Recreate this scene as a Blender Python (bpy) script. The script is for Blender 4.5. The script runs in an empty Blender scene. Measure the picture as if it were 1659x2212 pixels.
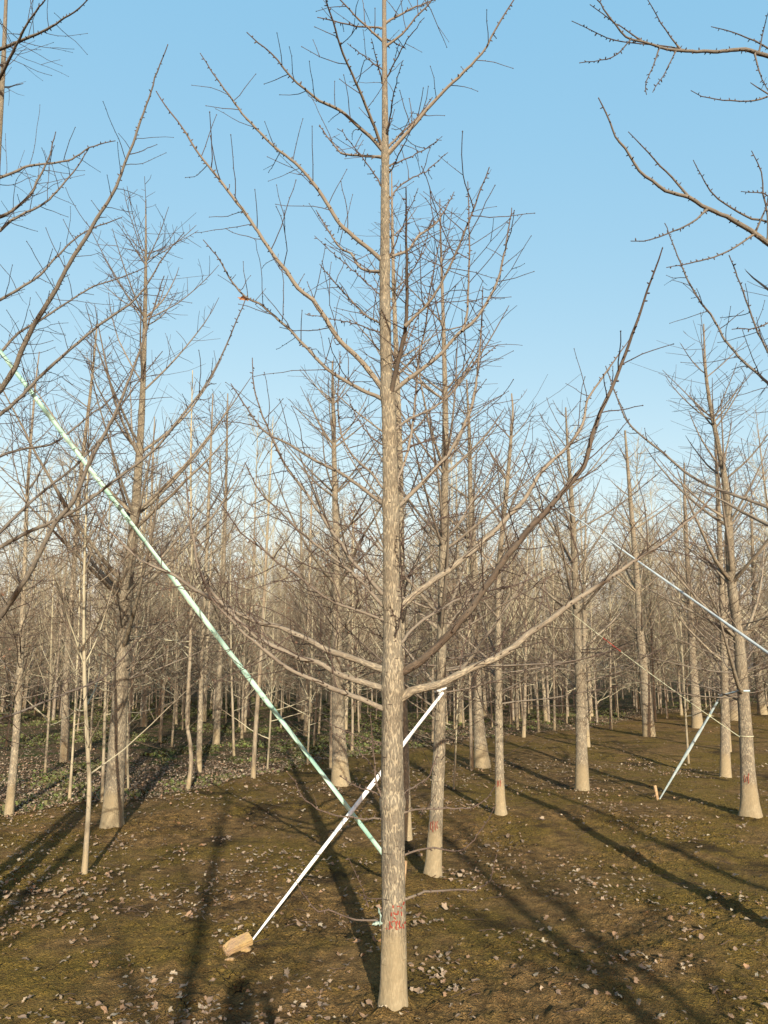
import bpy, bmesh, math, random
import numpy as np
from mathutils import Vector

C = bpy.context.scene
COL = C.collection
R = math.radians
# ------------------------------------------------------------------ camera, sky, sun, exposure
F = 1597.0; CX = 829.5; CY = 1106.0; PITCH = R(11.9); CAMH = 1.6
cam_d = bpy.data.cameras.new("camera"); cam = bpy.data.objects.new("camera", cam_d); COL.objects.link(cam)
cam.location = (0, 0, CAMH); cam.rotation_euler = (R(90) + PITCH, 0, 0)
cam_d.sensor_fit = 'VERTICAL'; cam_d.angle = 2 * math.atan(CY / F); cam_d.clip_start = 0.05; cam_d.clip_end = 2000
C.camera = cam
SUN_EL = 20.4; SUN_AZ = 9.7
w = bpy.data.worlds.new("World"); C.world = w; w.use_nodes = True
nt = w.node_tree; bg = nt.nodes["Background"]
sky = nt.nodes.new("ShaderNodeTexSky"); sky.sky_type = 'NISHITA'; sky.sun_disc = False
sky.sun_elevation = R(SUN_EL); sky.sun_rotation = R(180 - SUN_AZ)
sky.air_density = 1.2; sky.dust_density = 1.3; sky.ozone_density = 1.6; sky.altitude = 0
mad = nt.nodes.new("ShaderNodeVectorMath"); mad.operation = 'MULTIPLY_ADD'   # winter air: flatter, paler and more cyan than the clear model sky
mad.inputs[1].default_value = (.92, .50, .20); mad.inputs[2].default_value = (.50, 1.93, 3.32)
nt.links.new(sky.outputs[0], mad.inputs[0]); nt.links.new(mad.outputs[0], bg.inputs[0]); bg.inputs[1].default_value = 0.105
sl = bpy.data.lights.new("sun", 'SUN'); sl.energy = 5.0; sl.angle = R(0.5); sl.color = (1.0, 0.90, 0.73)
so = bpy.data.objects.new("sun", sl); COL.objects.link(so)
sdir = Vector((math.sin(R(SUN_AZ)) * math.cos(R(SUN_EL)), -math.cos(R(SUN_AZ)) * math.cos(R(SUN_EL)), math.sin(R(SUN_EL))))
so.rotation_euler = sdir.to_track_quat('Z', 'Y').to_euler(); so.location = sdir * 30
C.view_settings.view_transform = 'Standard'; C.view_settings.look = 'None'
C.view_settings.exposure = 1.05; C.view_settings.gamma = 1.0
C.render.engine = 'CYCLES'; C.render.resolution_x = 768; C.render.resolution_y = 1024
C.cycles.max_bounces = 5

# ------------------------------------------------------------------ helpers
cp, sp = math.cos(PITCH), math.sin(PITCH)
FWD = np.array([0, cp, sp]); UP = np.array([0, -sp, cp]); CAMP = np.array([0, 0, CAMH])
def ray(px, py):
    return np.array([1., 0, 0]) * ((px - CX) / F) + UP * (-(py - CY) / F) + FWD
def P(px, py, Y):
    d = ray(px, py); return CAMP + d * (Y / d[1])
def G(px, py):
    d = ray(px, py); p = CAMP + d * (-CAMH / d[2]); return np.array([p[0], p[1], 0.0])
def depth(p): return float(np.dot(np.asarray(p) - CAMP, FWD))
_rs = np.random.RandomState(5); _LAT = _rs.rand(256, 256)
def vn(x, y):
    x = np.asarray(x, float); y = np.asarray(y, float)
    xi = np.floor(x).astype(int); yi = np.floor(y).astype(int); fx = x - xi; fy = y - yi
    fx = fx * fx * (3 - 2 * fx); fy = fy * fy * (3 - 2 * fy)
    a = _LAT[xi % 256, yi % 256]; b = _LAT[(xi + 1) % 256, yi % 256]; c = _LAT[xi % 256, (yi + 1) % 256]; d = _LAT[(xi + 1) % 256, (yi + 1) % 256]
    return (a * (1 - fx) + b * fx) * (1 - fy) + (c * (1 - fx) + d * fx) * fy
MOUNDS = []
def gh(x, y):
    x = np.asarray(x, float); y = np.asarray(y, float)
    h = 0.07 * (vn(x * .45 + 7, y * .45 + 3) - .5) + 0.035 * (vn(x * 1.4 + 31, y * 1.4) - .5)
    for mx, my, a, s in MOUNDS: h = h + a * np.exp(-((x - mx) ** 2 + (y - my) ** 2) / (s * s))
    return h
def gz(x, y): return float(gh(x, y))

def unit(v):
    n = np.linalg.norm(v); return v / n if n > 1e-9 else v
class Tubes:
    """collects tapered tubes and builds ONE mesh"""
    def __init__(s): s.V = []; s.Fq = []; s.Ft = []; s.R = []; s.UV = []; s.n = 0
    def add(s, pts, rads, sides=4, tipcap=True, radial=None):
        pts = np.asarray(pts, float); rads = np.asarray(rads, float); n = len(pts)
        t = np.gradient(pts, axis=0); t /= (np.linalg.norm(t, axis=1)[:, None] + 1e-12)
        m = np.abs(t.mean(axis=0)); ref = np.zeros(3); ref[int(np.argmin(m))] = 1
        if m[2] > .8: ref = np.array([0, 1., 0])
        u = np.cross(t, ref); u /= (np.linalg.norm(u, axis=1)[:, None] + 1e-12); v = np.cross(t, u)
        a = np.linspace(0, 2 * np.pi, sides, endpoint=False) + np.pi * .5
        rr = np.repeat(rads[:, None], sides, 1)
        if radial is not None: rr = rr * radial(n, sides)
        ring = pts[:, None, :] + rr[:, :, None] * (np.cos(a)[None, :, None] * u[:, None, :] + np.sin(a)[None, :, None] * v[:, None, :])
        s.V.append(ring.reshape(-1, 3)); s.R.append(np.repeat(rads, sides))
        L = np.concatenate([[0], np.cumsum(np.linalg.norm(np.diff(pts, axis=0), axis=1))])
        i = np.arange(n - 1)[:, None] * sides; j = np.arange(sides)[None, :]; j2 = (j + 1) % sides
        q = np.stack([i + j, i + j2, i + sides + j2, i + sides + j], -1).reshape(-1, 4) + s.n
        s.Fq.append(q)
        uj = np.arange(sides); rm = float(rads.mean()) * 2 * np.pi / sides
        U = np.stack([np.broadcast_to(uj * rm, (n - 1, sides)), np.broadcast_to((uj + 1) * rm, (n - 1, sides)),
                      np.broadcast_to((uj + 1) * rm, (n - 1, sides)), np.broadcast_to(uj * rm, (n - 1, sides))], -1)
        Vv = np.stack([np.broadcast_to(L[:-1, None], (n - 1, sides))] * 2 + [np.broadcast_to(L[1:, None], (n - 1, sides))] * 2, -1)
        s.UV.append(np.stack([U, Vv], -1).reshape(-1, 2))
        s.n += n * sides
    def arrays(s):
        return np.concatenate(s.V), np.concatenate(s.Fq), np.concatenate(s.R), np.concatenate(s.UV)
    def mesh(s, name, origin=(0, 0, 0), uv=True, smooth=True):
        V, Q, Rr, U = s.arrays()
        return mk_mesh(name, V - np.asarray(origin), Q, Rr, U if uv else None, smooth)
def mk_mesh(name, V, Q, Rr=None, U=None, smooth=True):
    me = bpy.data.meshes.new(name); k = Q.shape[1]
    me.vertices.add(len(V)); me.vertices.foreach_set("co", np.ascontiguousarray(V, dtype=np.float32).ravel())
    me.loops.add(Q.size); me.loops.foreach_set("vertex_index", Q.astype(np.int32).ravel())
    me.polygons.add(len(Q)); me.polygons.foreach_set("loop_start", np.arange(len(Q), dtype=np.int32) * k)
    me.polygons.foreach_set("loop_total", np.full(len(Q), k, dtype=np.int32))
    if smooth: me.polygons.foreach_set("use_smooth", np.ones(len(Q), dtype=bool))
    if U is not None:
        l = me.uv_layers.new(name="UVMap"); l.data.foreach_set("uv", U.astype(np.float32).ravel())
    me.update(); me.validate()
    if Rr is not None:
        at = me.attributes.new("rad", 'FLOAT', 'POINT'); at.data.foreach_set("value", Rr.astype(np.float32))
    return me
def link(name, me, mat=None, parent=None, loc=None):
    o = bpy.data.objects.new(name, me); COL.objects.link(o)
    if mat is not None and me is not None and len(me.materials) == 0: me.materials.append(mat)
    if parent is not None: o.parent = parent
    if loc is not None: o.location = loc
    return o
def tag(o, label=None, cat=None, group=None, kind=None):
    if label: o["label"] = label
    if cat: o["category"] = cat
    if group: o["group"] = group
    if kind: o["kind"] = kind
    return o
def empty(name, loc, label, cat, group=None):
    o = bpy.data.objects.new(name, None); COL.objects.link(o); o.location = loc; o.empty_display_size = .1
    return tag(o, label, cat, group)

# ------------------------------------------------------------------ materials
def newmat(name, rough=.85):
    m = bpy.data.materials.new(name); m.use_nodes = True; n = m.node_tree.nodes; l = m.node_tree.links
    b = n["Principled BSDF"]; b.inputs["Roughness"].default_value = rough
    b.inputs["Specular IOR Level"].default_value = .25
    return m, n, l, b
def N(n, typ, **kw):
    x = n.new(typ)
    for k, v in kw.items(): setattr(x, k, v)
    return x
def noise(n, l, vec, scale, detail=4, rough=.6, dist=0.0):
    x = n.new("ShaderNodeTexNoise"); x.inputs["Scale"].default_value = scale; x.inputs["Detail"].default_value = detail
    x.inputs["Roughness"].default_value = rough; x.inputs["Distortion"].default_value = dist
    if vec is not None: l.new(vec, x.inputs["Vector"])
    return x.outputs["Fac"]
def mrange(n, l, val, a, b, c=0.0, d=1.0, smooth=True):
    x = n.new("ShaderNodeMapRange"); x.interpolation_type = 'SMOOTHSTEP' if smooth else 'LINEAR'
    l.new(val, x.inputs[0]); x.inputs[1].default_value = a; x.inputs[2].default_value = b
    x.inputs[3].default_value = c; x.inputs[4].default_value = d; return x.outputs[0]
def mixc(n, l, fac, a, b, mode='MIX'):
    x = n.new("ShaderNodeMix"); x.data_type = 'RGBA'; x.blend_type = mode
    for s, v in ((x.inputs[0], fac), (x.inputs[6], a), (x.inputs[7], b)):
        if isinstance(v, (int, float)): s.default_value = v
        elif isinstance(v, tuple): s.default_value = (*v, 1) if len(v) == 3 else v
        else: l.new(v, s)
    return x.outputs[2]
def math_(n, l, op, a, b=0.0):
    x = n.new("ShaderNodeMath"); x.operation = op
    for s, v in ((x.inputs[0], a), (x.inputs[1], b)):
        if isinstance(v, (int, float)): s.default_value = v
        else: l.new(v, s)
    return x.outputs[0]
def bump(n, l, b, h, strength=.5, dist=.01):
    x = n.new("ShaderNodeBump"); x.inputs["Strength"].default_value = strength; x.inputs["Distance"].default_value = dist
    l.new(h, x.inputs["Height"]); l.new(x.outputs[0], b.inputs["Normal"])

def bark_mat(name, detailed=True, dark=(.084, .067, .049), light=(.365, .305, .205), twig=(.048, .033, .026), dust=(.225, .18, .105), dusth=.42):
    m, n, l, b = newmat(name, .9)
    tc = N(n, "ShaderNodeTexCoord"); oi = N(n, "ShaderNodeObjectInfo")
    at = N(n, "ShaderNodeAttribute", attribute_name="rad")
    sx = N(n, "ShaderNodeSeparateXYZ"); l.new(tc.outputs["Object"], sx.inputs[0])
    big = noise(n, l, tc.outputs["Object"], 5.0, 4, .6)
    fine = noise(n, l, tc.outputs["Object"], 60.0, 5, .7)
    if detailed:
        mp = N(n, "ShaderNodeMapping"); l.new(tc.outputs["UV"], mp.inputs[0])
        mp.inputs["Scale"].default_value = (122, 12, 1)
        nz = N(n, "ShaderNodeTexNoise"); nz.inputs["Scale"].default_value = 1.3; nz.inputs["Detail"].default_value = 4
        l.new(mp.outputs[0], nz.inputs["Vector"])
        mm = N(n, "ShaderNodeVectorMath", operation='MULTIPLY_ADD'); l.new(nz.outputs["Color"], mm.inputs[0])
        mm.inputs[1].default_value = (2.0, 1.6, 0); l.new(mp.outputs[0], mm.inputs[2])
        vo = N(n, "ShaderNodeTexVoronoi", feature='DISTANCE_TO_EDGE', voronoi_dimensions='2D'); vo.inputs["Scale"].default_value = 1.0
        l.new(mm.outputs[0], vo.inputs["Vector"])
        vc = N(n, "ShaderNodeTexVoronoi", feature='F1', voronoi_dimensions='2D'); vc.inputs["Scale"].default_value = 1.0
        l.new(mm.outputs[0], vc.inputs["Vector"])
        edge = mrange(n, l, vo.outputs["Distance"], .02, .19, 1.0, 0.0)
        strk_map = N(n, "ShaderNodeMapping"); l.new(tc.outputs["UV"], strk_map.inputs[0]); strk_map.inputs["Scale"].default_value = (330, 60, 1)
        streak = noise(n, l, strk_map.outputs[0], 1.0, 5, .7)
        mid = tuple((a * .62 + c * .38) for a, c in zip(dark, light))
        plate = mixc(n, l, mrange(n, l, streak, .3, .7), dark, mid)
        edgem = math_(n, l, 'MULTIPLY', edge, mrange(n, l, big, .3, .6, .35, 1.0))
        old = mixc(n, l, edgem, plate, light)
        hgt = math_(n, l, 'ADD', math_(n, l, 'MULTIPLY', mrange(n, l, vo.outputs["Distance"], 0.0, .3, 0, 1), .8), math_(n, l, 'MULTIPLY', streak, .5))
    else:
        mp = N(n, "ShaderNodeMapping"); l.new(tc.outputs["Object"], mp.inputs[0]); mp.inputs["Scale"].default_value = (45, 45, 7)
        st = noise(n, l, mp.outputs[0], 1.0, 5, .7, .6)
        old = mixc(n, l, mrange(n, l, st, .38, .64), tuple(a * 1.15 for a in dark), light)
        hgt = st
    old = mixc(n, l, mrange(n, l, big, .35, .7, 0, .45), old, (.20, .185, .145))
    tw = mixc(n, l, mrange(n, l, fine, .35, .65), twig, tuple(c * 1.9 for c in twig))
    tw = mixc(n, l, mrange(n, l, at.outputs["Fac"], .0025, .008), tw, tuple(c * q for c, q in zip(twig, (3.2, 3.9, 3.8))))
    k = mrange(n, l, at.outputs["Fac"], .007, .026)
    col = mixc(n, l, k, tw, old)
    if detailed:
        # whorl scars: short dark horizontal creases
        sm = N(n, "ShaderNodeMapping"); l.new(tc.outputs["UV"], sm.inputs[0]); sm.inputs["Scale"].default_value = (14, 60, 1)
        sc = noise(n, l, sm.outputs[0], 1.0, 3, .5)
        col = mixc(n, l, math_(n, l, 'MULTIPLY', mrange(n, l, sc, .66, .70), k), col, (.05, .035, .025))
    zz = math_(n, l, 'ADD', sx.outputs[2], math_(n, l, 'MULTIPLY', math_(n, l, 'SUBTRACT', big, .5), .6))
    df = math_(n, l, 'MULTIPLY', mrange(n, l, zz, dusth, dusth * .3), k)
    dcol = mixc(n, l, fine, tuple(c * .85 for c in dust), tuple(min(1, c * 1.15) for c in dust))
    col = mixc(n, l, math_(n, l, 'MULTIPLY', df, .72), col, dcol)
    rv = N(n, "ShaderNodeHueSaturation"); l.new(col, rv.inputs["Color"])
    l.new(mrange(n, l, oi.outputs["Random"], 0, 1, .85, 1.15, False), rv.inputs["Value"])
    l.new(rv.outputs[0], b.inputs["Base Color"])
    hh = math_(n, l, 'MULTIPLY', math_(n, l, 'ADD', hgt, math_(n, l, 'MULTIPLY', fine, .4)), math_(n, l, 'MULTIPLY', k, math_(n, l, 'SUBTRACT', 1.15, df)))
    bump(n, l, b, hh, .8, .006)
    return m
M_BARK = bark_mat("fissured_bark")
M_BARK_SHADED = bark_mat("shaded_reddish_bark", dark=(.045, .03, .02), light=(.16, .11, .07), twig=(.036, .023, .018))  # reddish bark, darkened to paint in the shade on two limbs
M_BARKM = bark_mat("grey_brown_bark", dark=(.045, .036, .028), light=(.20, .165, .115), twig=(.035, .025, .021))
M_BARKS = bark_mat("plain_bark", detailed=False)
M_POLE = bark_mat("sapling_bark", detailed=False, dark=(.10, .078, .054), light=(.25, .20, .135), twig=(.09, .066, .046), dusth=.25)
M_FAR = bark_mat("far_twig_bark", detailed=False, dark=(.10, .08, .06), light=(.235, .19, .135), twig=(.10, .075, .053), dusth=.1)

def plain(name, c1, c2, sc=20, rough=.8, trans=0, bmp=.3):
    m, n, l, b = newmat(name, rough); tc = N(n, "ShaderNodeTexCoord")
    f = noise(n, l, tc.outputs["Object"], sc, 5, .6)
    l.new(mixc(n, l, mrange(n, l, f, .3, .7), c1, c2), b.inputs["Base Color"])
    if bmp: bump(n, l, b, f, bmp, .004)
    return m
M_WHITE = plain("white_strap", (.5, .5, .48), (.66, .66, .64), 30, .5)
M_MINT = plain("mint_strap", (.17, .31, .25), (.33, .46, .38), 6, .5)
M_AQUA = plain("pale_blue_strap", (.27, .37, .39), (.48, .54, .54), 9, .5)
M_ROPE = plain("rope_fibre", (.28, .27, .17), (.44, .44, .32), 60, .8)
M_RED = plain("red_rope", (.22, .03, .02), (.3, .05, .03), 60, .8)
M_PAINT = plain("faded_red_paint", (.13, .022, .012), (.22, .05, .03), 120, .8)
M_WOOD = plain("stake_wood", (.2, .13, .07), (.36, .25, .14), 30, .85)
M_PLASTIC = plain("scrap_film", (.14, .2, .17), (.3, .37, .32), 50, .35)
def brick_mat():
    m, n, l, b = newmat("clay_brick", .9); tc = N(n, "ShaderNodeTexCoord")
    f = noise(n, l, tc.outputs["Object"], 18, 5, .65); g = noise(n, l, tc.outputs["Object"], 90, 4, .7)
    c = mixc(n, l, mrange(n, l, f, .35, .65), (.23, .155, .095), (.29, .20, .085))
    c = mixc(n, l, mrange(n, l, g, .55, .75), c, (.17, .11, .06)); l.new(c, b.inputs["Base Color"]); bump(n, l, b, g, .8, .006); return m
M_BRICK = brick_mat()
def leaf_mat(name, cols, attr=None):
    m, n, l, b = newmat(name, .7); tc = N(n, "ShaderNodeTexCoord")
    if attr: a = N(n, "ShaderNodeAttribute", attribute_name=attr); rnd = a.outputs["Fac"]
    else: a = N(n, "ShaderNodeObjectInfo"); rnd = a.outputs["Random"]
    cr = N(n, "ShaderNodeValToRGB"); l.new(rnd, cr.inputs[0]); e = cr.color_ramp.elements
    e[0].position = 0; e[0].color = (*cols[0], 1); e[1].position = 1; e[1].color = (*cols[-1], 1)
    for i, c in enumerate(cols[1:-1]): x = e.new((i + 1) / (len(cols) - 1)); x.color = (*c, 1)
    f = noise(n, l, tc.outputs["Object"], 90, 3, .6)
    c = mixc(n, l, mrange(n, l, f, .35, .7, 0, .5), cr.outputs[0], (.16, .10, .07))
    l.new(c, b.inputs["Base Color"]); return m
LC = [(c0 * .80, c1 * .82, c2 * .74) for c0, c1, c2 in [(.22, .15, .10), (.34, .26, .20), (.12, .085, .065), (.42, .35, .27), (.26, .175, .13), (.17, .13, .105), (.34, .20, .12), (.13, .08, .05)]]
M_LEAF = leaf_mat("dry_leaf", LC); M_LITTER = leaf_mat("dry_leaf_litter", LC, "rnd")
M_GRASS = leaf_mat("green_cover", [(.05, .09, .016), (.10, .145, .026), (.025, .04, .012), (.09, .095, .026), (.04, .036, .016)], "rnd")
M_DEAD = leaf_mat("clinging_brown_leaf", [(.07, .035, .022), (.12, .06, .035), (.16, .09, .05)], "rnd")

# bare soil edge, world coordinates
EDGE = np.array([G(x, y)[:2] for x, y in [(-700, 1815), (0, 1765), (164, 1737), (310, 1729), (413, 1707), (594, 1667), (700, 1642), (960, 1610), (1120, 1590), (1270, 1575), (1412, 1545), (1659, 1518), (2100, 1500)]])
EDGE = EDGE[np.argsort(EDGE[:, 0])]
def edge_y(x): return np.interp(x, EDGE[:, 0], EDGE[:, 1])
def ground_mat():
    m, n, l, b = newmat("mossy_soil", .95); b.inputs["Specular IOR Level"].default_value = .1
    tc = N(n, "ShaderNodeTexCoord"); O = tc.outputs["Object"]
    big = noise(n, l, O, .55, 4, .55); med = noise(n, l, O, 1.9, 5, .6, .3); sml = noise(n, l, O, 9, 6, .68); fine = noise(n, l, O, 45, 6, .75); grit = noise(n, l, O, 160, 4, .7)
    soil = mixc(n, l, mrange(n, l, sml, .3, .7), (.112, .068, .027), (.30, .187, .073))
    moss = mixc(n, l, mrange(n, l, fine, .3, .7), (.128, .088, .018), (.29, .195, .044))
    mf = math_(n, l, 'MULTIPLY', mrange(n, l, math_(n, l, 'ADD', math_(n, l, 'MULTIPLY', big, .6), math_(n, l, 'MULTIPLY', med, .4)), .43, .57), mrange(n, l, sml, .3, .55, .35, 1))
    c = mixc(n, l, mf, soil, moss)
    damp = mrange(n, l, noise(n, l, O, 1.1, 5, .6, .5), .53, .66)
    c = mixc(n, l, math_(n, l, 'MULTIPLY', damp, .72), c, (.024, .016, .011))
    c = mixc(n, l, mrange(n, l, fine, .44, .33, 0, .9), c, (.012, .008, .005))
    c = mixc(n, l, mrange(n, l, grit, .58, .72, 0, .55), c, (.16, .105, .055))
    cw = N(n, "ShaderNodeTexVoronoi", feature='F1'); cw.inputs["Scale"].default_value = 60; cwd = N(n, "ShaderNodeVectorMath", operation='MULTIPLY_ADD')
    cn = N(n, "ShaderNodeTexNoise"); cn.inputs["Scale"].default_value = 45; cn.inputs["Detail"].default_value = 5; l.new(O, cn.inputs["Vector"]); l.new(cn.outputs["Color"], cwd.inputs[0]); cwd.inputs[1].default_value = (.05, .05, .05); l.new(O, cwd.inputs[2]); l.new(cwd.outputs[0], cw.inputs["Vector"])
    clod = mrange(n, l, cw.outputs["Distance"], .25, .75); clodm = math_(n, l, 'MULTIPLY', clod, mrange(n, l, med, .3, .6, .45, 1))
    c = mixc(n, l, math_(n, l, 'MULTIPLY', clodm, .42), c, (.016, .011, .006))
    # cracks
    wv = N(n, "ShaderNodeVectorMath", operation='MULTIPLY_ADD'); nz = N(n, "ShaderNodeTexNoise"); nz.inputs["Scale"].default_value = 6; nz.inputs["Detail"].default_value = 4
    l.new(O, nz.inputs["Vector"]); l.new(nz.outputs["Color"], wv.inputs[0]); wv.inputs[1].default_value = (.25, .25, .25); l.new(O, wv.inputs[2])
    vo = N(n, "ShaderNodeTexVoronoi", feature='DISTANCE_TO_EDGE'); vo.inputs["Scale"].default_value = 5.5; l.new(wv.outputs[0], vo.inputs["Vector"])
    cr = math_(n, l, 'MULTIPLY', mrange(n, l, vo.outputs["Distance"], .004, .022, 1, 0), mrange(n, l, med, .5, .58))
    c = mixc(n, l, math_(n, l, 'MULTIPLY', cr, .9), c, (.012, .008, .006))
    # far planted strip: greener soil
    at = N(n, "ShaderNodeAttribute", attribute_name="cover")
    lit = mixc(n, l, mrange(n, l, fine, .35, .65), (.05, .036, .018), (.16, .105, .06))
    grn = mixc(n, l, mrange(n, l, fine, .3, .7), (.025, .038, .009), (.065, .085, .02))
    cv = mixc(n, l, mrange(n, l, med, .46, .62), lit, grn)
    c = mixc(n, l, at.outputs["Fac"], c, cv)
    l.new(c, b.inputs["Base Color"])
    h = math_(n, l, 'ADD', math_(n, l, 'MULTIPLY', fine, .9), math_(n, l, 'MULTIPLY', sml, 1.2))
    h = math_(n, l, 'SUBTRACT', h, math_(n, l, 'MULTIPLY', clod, .55)); h = math_(n, l, 'SUBTRACT', math_(n, l, 'ADD', h, math_(n, l, 'MULTIPLY', grit, .25)), math_(n, l, 'MULTIPLY', cr, .8))
    bump(n, l, b, h, 1.0, .034)
    return m
M_GROUND = ground_mat()

# ------------------------------------------------------------------ ground
b2 = G(935, 1905); b1 = G(851, 2175)
MOUNDS += [(b2[0] - .1, b2[1] - .12, .06, .28), (b2[0] + .02, b2[1], .02, .3), (b1[0], b1[1], .03, .15)]
for _bx, _by in ((1083, 1770), (738, 1700), (242, 1790), (1258, 1707), (1622, 1767), (182, 1893), (1043, 1655)):
    _g = G(_bx, _by); MOUNDS.append((_g[0], _g[1], .03, .2))
def ground():
    def axis(a, b, fine, lo, hi):
        xs = list(np.arange(a, b, fine)); s = fine; v = b
        while v < hi: xs.append(v); s *= 1.07; v += s
        s = fine; v = a - fine
        while v > lo: xs.insert(0, v); s *= 1.07; v -= s
        return np.array([lo] + xs + [hi])
    xs = axis(-3.2, 3.4, .016, -600, 600); ys = axis(1.9, 9.0, .02, -300, 900)
    X, Y = np.meshgrid(xs, ys, indexing='ij')
    Z = gh(X, Y)
    near = np.exp(-np.maximum(0, np.hypot(X, Y) - 9) / 10)
    cl = (np.clip(vn(X * 11, Y * 11) - .45, 0, 1) * .030 + np.clip(vn(X * 27 + 9, Y * 27) - .4, 0, 1) * .026 + (vn(X * 55, Y * 55 + 3) - .3) * .012)
    pat = .35 + .9 * np.clip((vn(X * 1.3 + 50, Y * 1.3) - .3) * 2.2, 0, 1)
    Z = Z + (cl * pat - .012) * near
    V = np.stack([X, Y, Z], -1).reshape(-1, 3); ny = len(ys)
    i = np.arange(len(xs) - 1)[:, None] * ny; j = np.arange(ny - 1)[None, :]
    Q = np.stack([i + j, i + ny + j, i + ny + j + 1, i + j + 1], -1).reshape(-1, 4)
    me = mk_mesh("ground", V, Q)
    cov = np.clip((V[:, 1] - edge_y(V[:, 0]) + (vn(V[:, 0] * 1.5, V[:, 1] * 1.5) - .5) * .9) / .5, 0, 1)
    a = me.attributes.new("cover", 'FLOAT', 'POINT'); a.data.foreach_set("value", cov.astype(np.float32))
    o = link("ground", me, M_GROUND); tag(o, kind="structure")
ground()

# ------------------------------------------------------------------ leaves, litter, green cover
rng = np.random.RandomState(11)
def leaf_geo(rg, size):
    n = rg.choice([9, 11, 13]); a = np.linspace(0, 2 * np.pi, n, endpoint=False) + rg.uniform(-.2, .2, n)
    r = size * (.36 + .17 * (np.arange(n) % 2) + rg.uniform(-.13, .12, n)); r[0] *= 1.45
    x = r * np.cos(a) * 1.15; y = r * np.sin(a) * rg.uniform(.6, 1.0)
    inner = np.stack([x * .5, y * .5], 1)
    cu, cv = rg.uniform(3, 16) * rg.choice([1, 1, -1]), rg.uniform(-8, 12)
    def zf(p): return cu * p[:, 1] ** 2 + cv * p[:, 0] ** 2 + size * .12 * np.sin(p[:, 0] / size * 5 + cu)
    o2 = np.stack([x, y], 1); z0 = zf(o2); z1 = zf(inner)
    V = np.concatenate([[[0, 0, 0]], np.column_stack([inner, z1]), np.column_stack([o2, z0])])
    T = []
    for k in range(n):
        k2 = (k + 1) % n
        T += [[0, 1 + k, 1 + k2], [1 + k, 1 + n + k, 1 + n + k2], [1 + k, 1 + n + k2, 1 + k2]]
    V[:, 2] -= V[:, 2].min()
    return V, np.array(T)
LEAFV = [leaf_geo(rng, 1.0 * .06) for _ in range(12)]
def rotm(ax, ay, az):
    cx, sx, cy, sy, cz, sz = math.cos(ax), math.sin(ax), math.cos(ay), math.sin(ay), math.cos(az), math.sin(az)
    return np.array([[cz, -sz, 0], [sz, cz, 0], [0, 0, 1]]) @ np.array([[cy, 0, sy], [0, 1, 0], [-sy, 0, cy]]) @ np.array([[1, 0, 0], [0, cx, -sx], [0, sx, cx]])
def leafy(name, pts, sizes, mat, tilt=.28, lift=.006):
    VV, TT, RR = [], [], []; n = 0
    for (x, y, z), s in zip(pts, sizes):
        V, T = LEAFV[rng.randint(len(LEAFV))]
        V2 = (V * s) @ rotm(rng.normal(0, tilt), rng.normal(0, tilt), rng.uniform(0, 6.28)).T + np.array([x, y, z + lift])
        VV.append(V2); TT.append(T + n); n += len(V); RR.append(np.full(len(V), rng.rand()))
    me = mk_mesh(name, np.concatenate(VV), np.concatenate(TT), smooth=False)
    a = me.attributes.new("rnd", 'FLOAT', 'POINT'); a.data.foreach_set("value", np.concatenate(RR).astype(np.float32))
    return link(name, me, mat)
pts = []
while len(pts) < 52000:
    y = rng.uniform(1.4, 34) ** 1.0 if rng.rand() < .35 else rng.uniform(1.4, 14); x = rng.uniform(-.75, .75) * (y + 2)
    inside = y > edge_y(x)
    d = vn(x * 1.1 + 4, y * 1.1 + 9) * .6 + vn(x * 3.3, y * 3.3 + 40) * .4
    pr = max(0.05, (d - .36) * 2.3) * (1.15 if x < 0.5 else .75) * min(1, 1.3 / max(1.3, y) + .45) if not inside else .9
    if rng.rand() < pr: pts.append((x, y, gz(x, y) + .006))
k_ = 0
while k_ < 17000:      # the thick band of litter along the edge of the planted ground
    x = rng.uniform(-14, 16); y = edge_y(x) + rng.exponential(3.2)
    if y > 30 or abs(x) > y * .72 + 1: continue
    if x > 3 and rng.rand() < .5: continue
    pts.append((x, y, gz(x, y) + .012)); k_ += 1
pts = np.array(pts); pts = pts[np.argsort(pts[:, 1])]
vis = [i for i in range(len(pts)) if abs(pts[i][0]) < pts[i][1] * .56 + .05 and pts[i][1] > 2.9][:300]
vs = set(vis)
LM = []
for k, (V, T) in enumerate(LEAFV):
    me = mk_mesh("fallen_leaf", V * 1.0, T, smooth=False); me.materials.append(M_LEAF); LM.append(me)
proto = bpy.data.objects.new("fallen_leaf", LM[0])
for q, i in enumerate(vis):
    o = proto if q == 0 else proto.copy(); o.data = LM[rng.randint(12)]; COL.objects.link(o)
    s = min(.8, float(np.exp(rng.normal(-.7, .3)))); o.location = pts[i] + np.array([0, 0, .007]); o.scale = (s, s, s)
    o.rotation_euler = (rng.normal(0, .3), rng.normal(0, .3), rng.uniform(0, 6.28))
    tag(o, "small dry curled leaf lying loose on the bare soil nearest the camera", "leaf", "dry leaves on the nearest soil")
rest = np.array([p for i, p in enumerate(pts) if i not in vs])
tag(leafy("leaf_litter", rest, np.minimum(.8, np.exp(rng.normal(-.82, .33, len(rest)))), M_LITTER), "dry brown leaf litter strewn over the soil further back", "leaf litter", kind="stuff")
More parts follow.
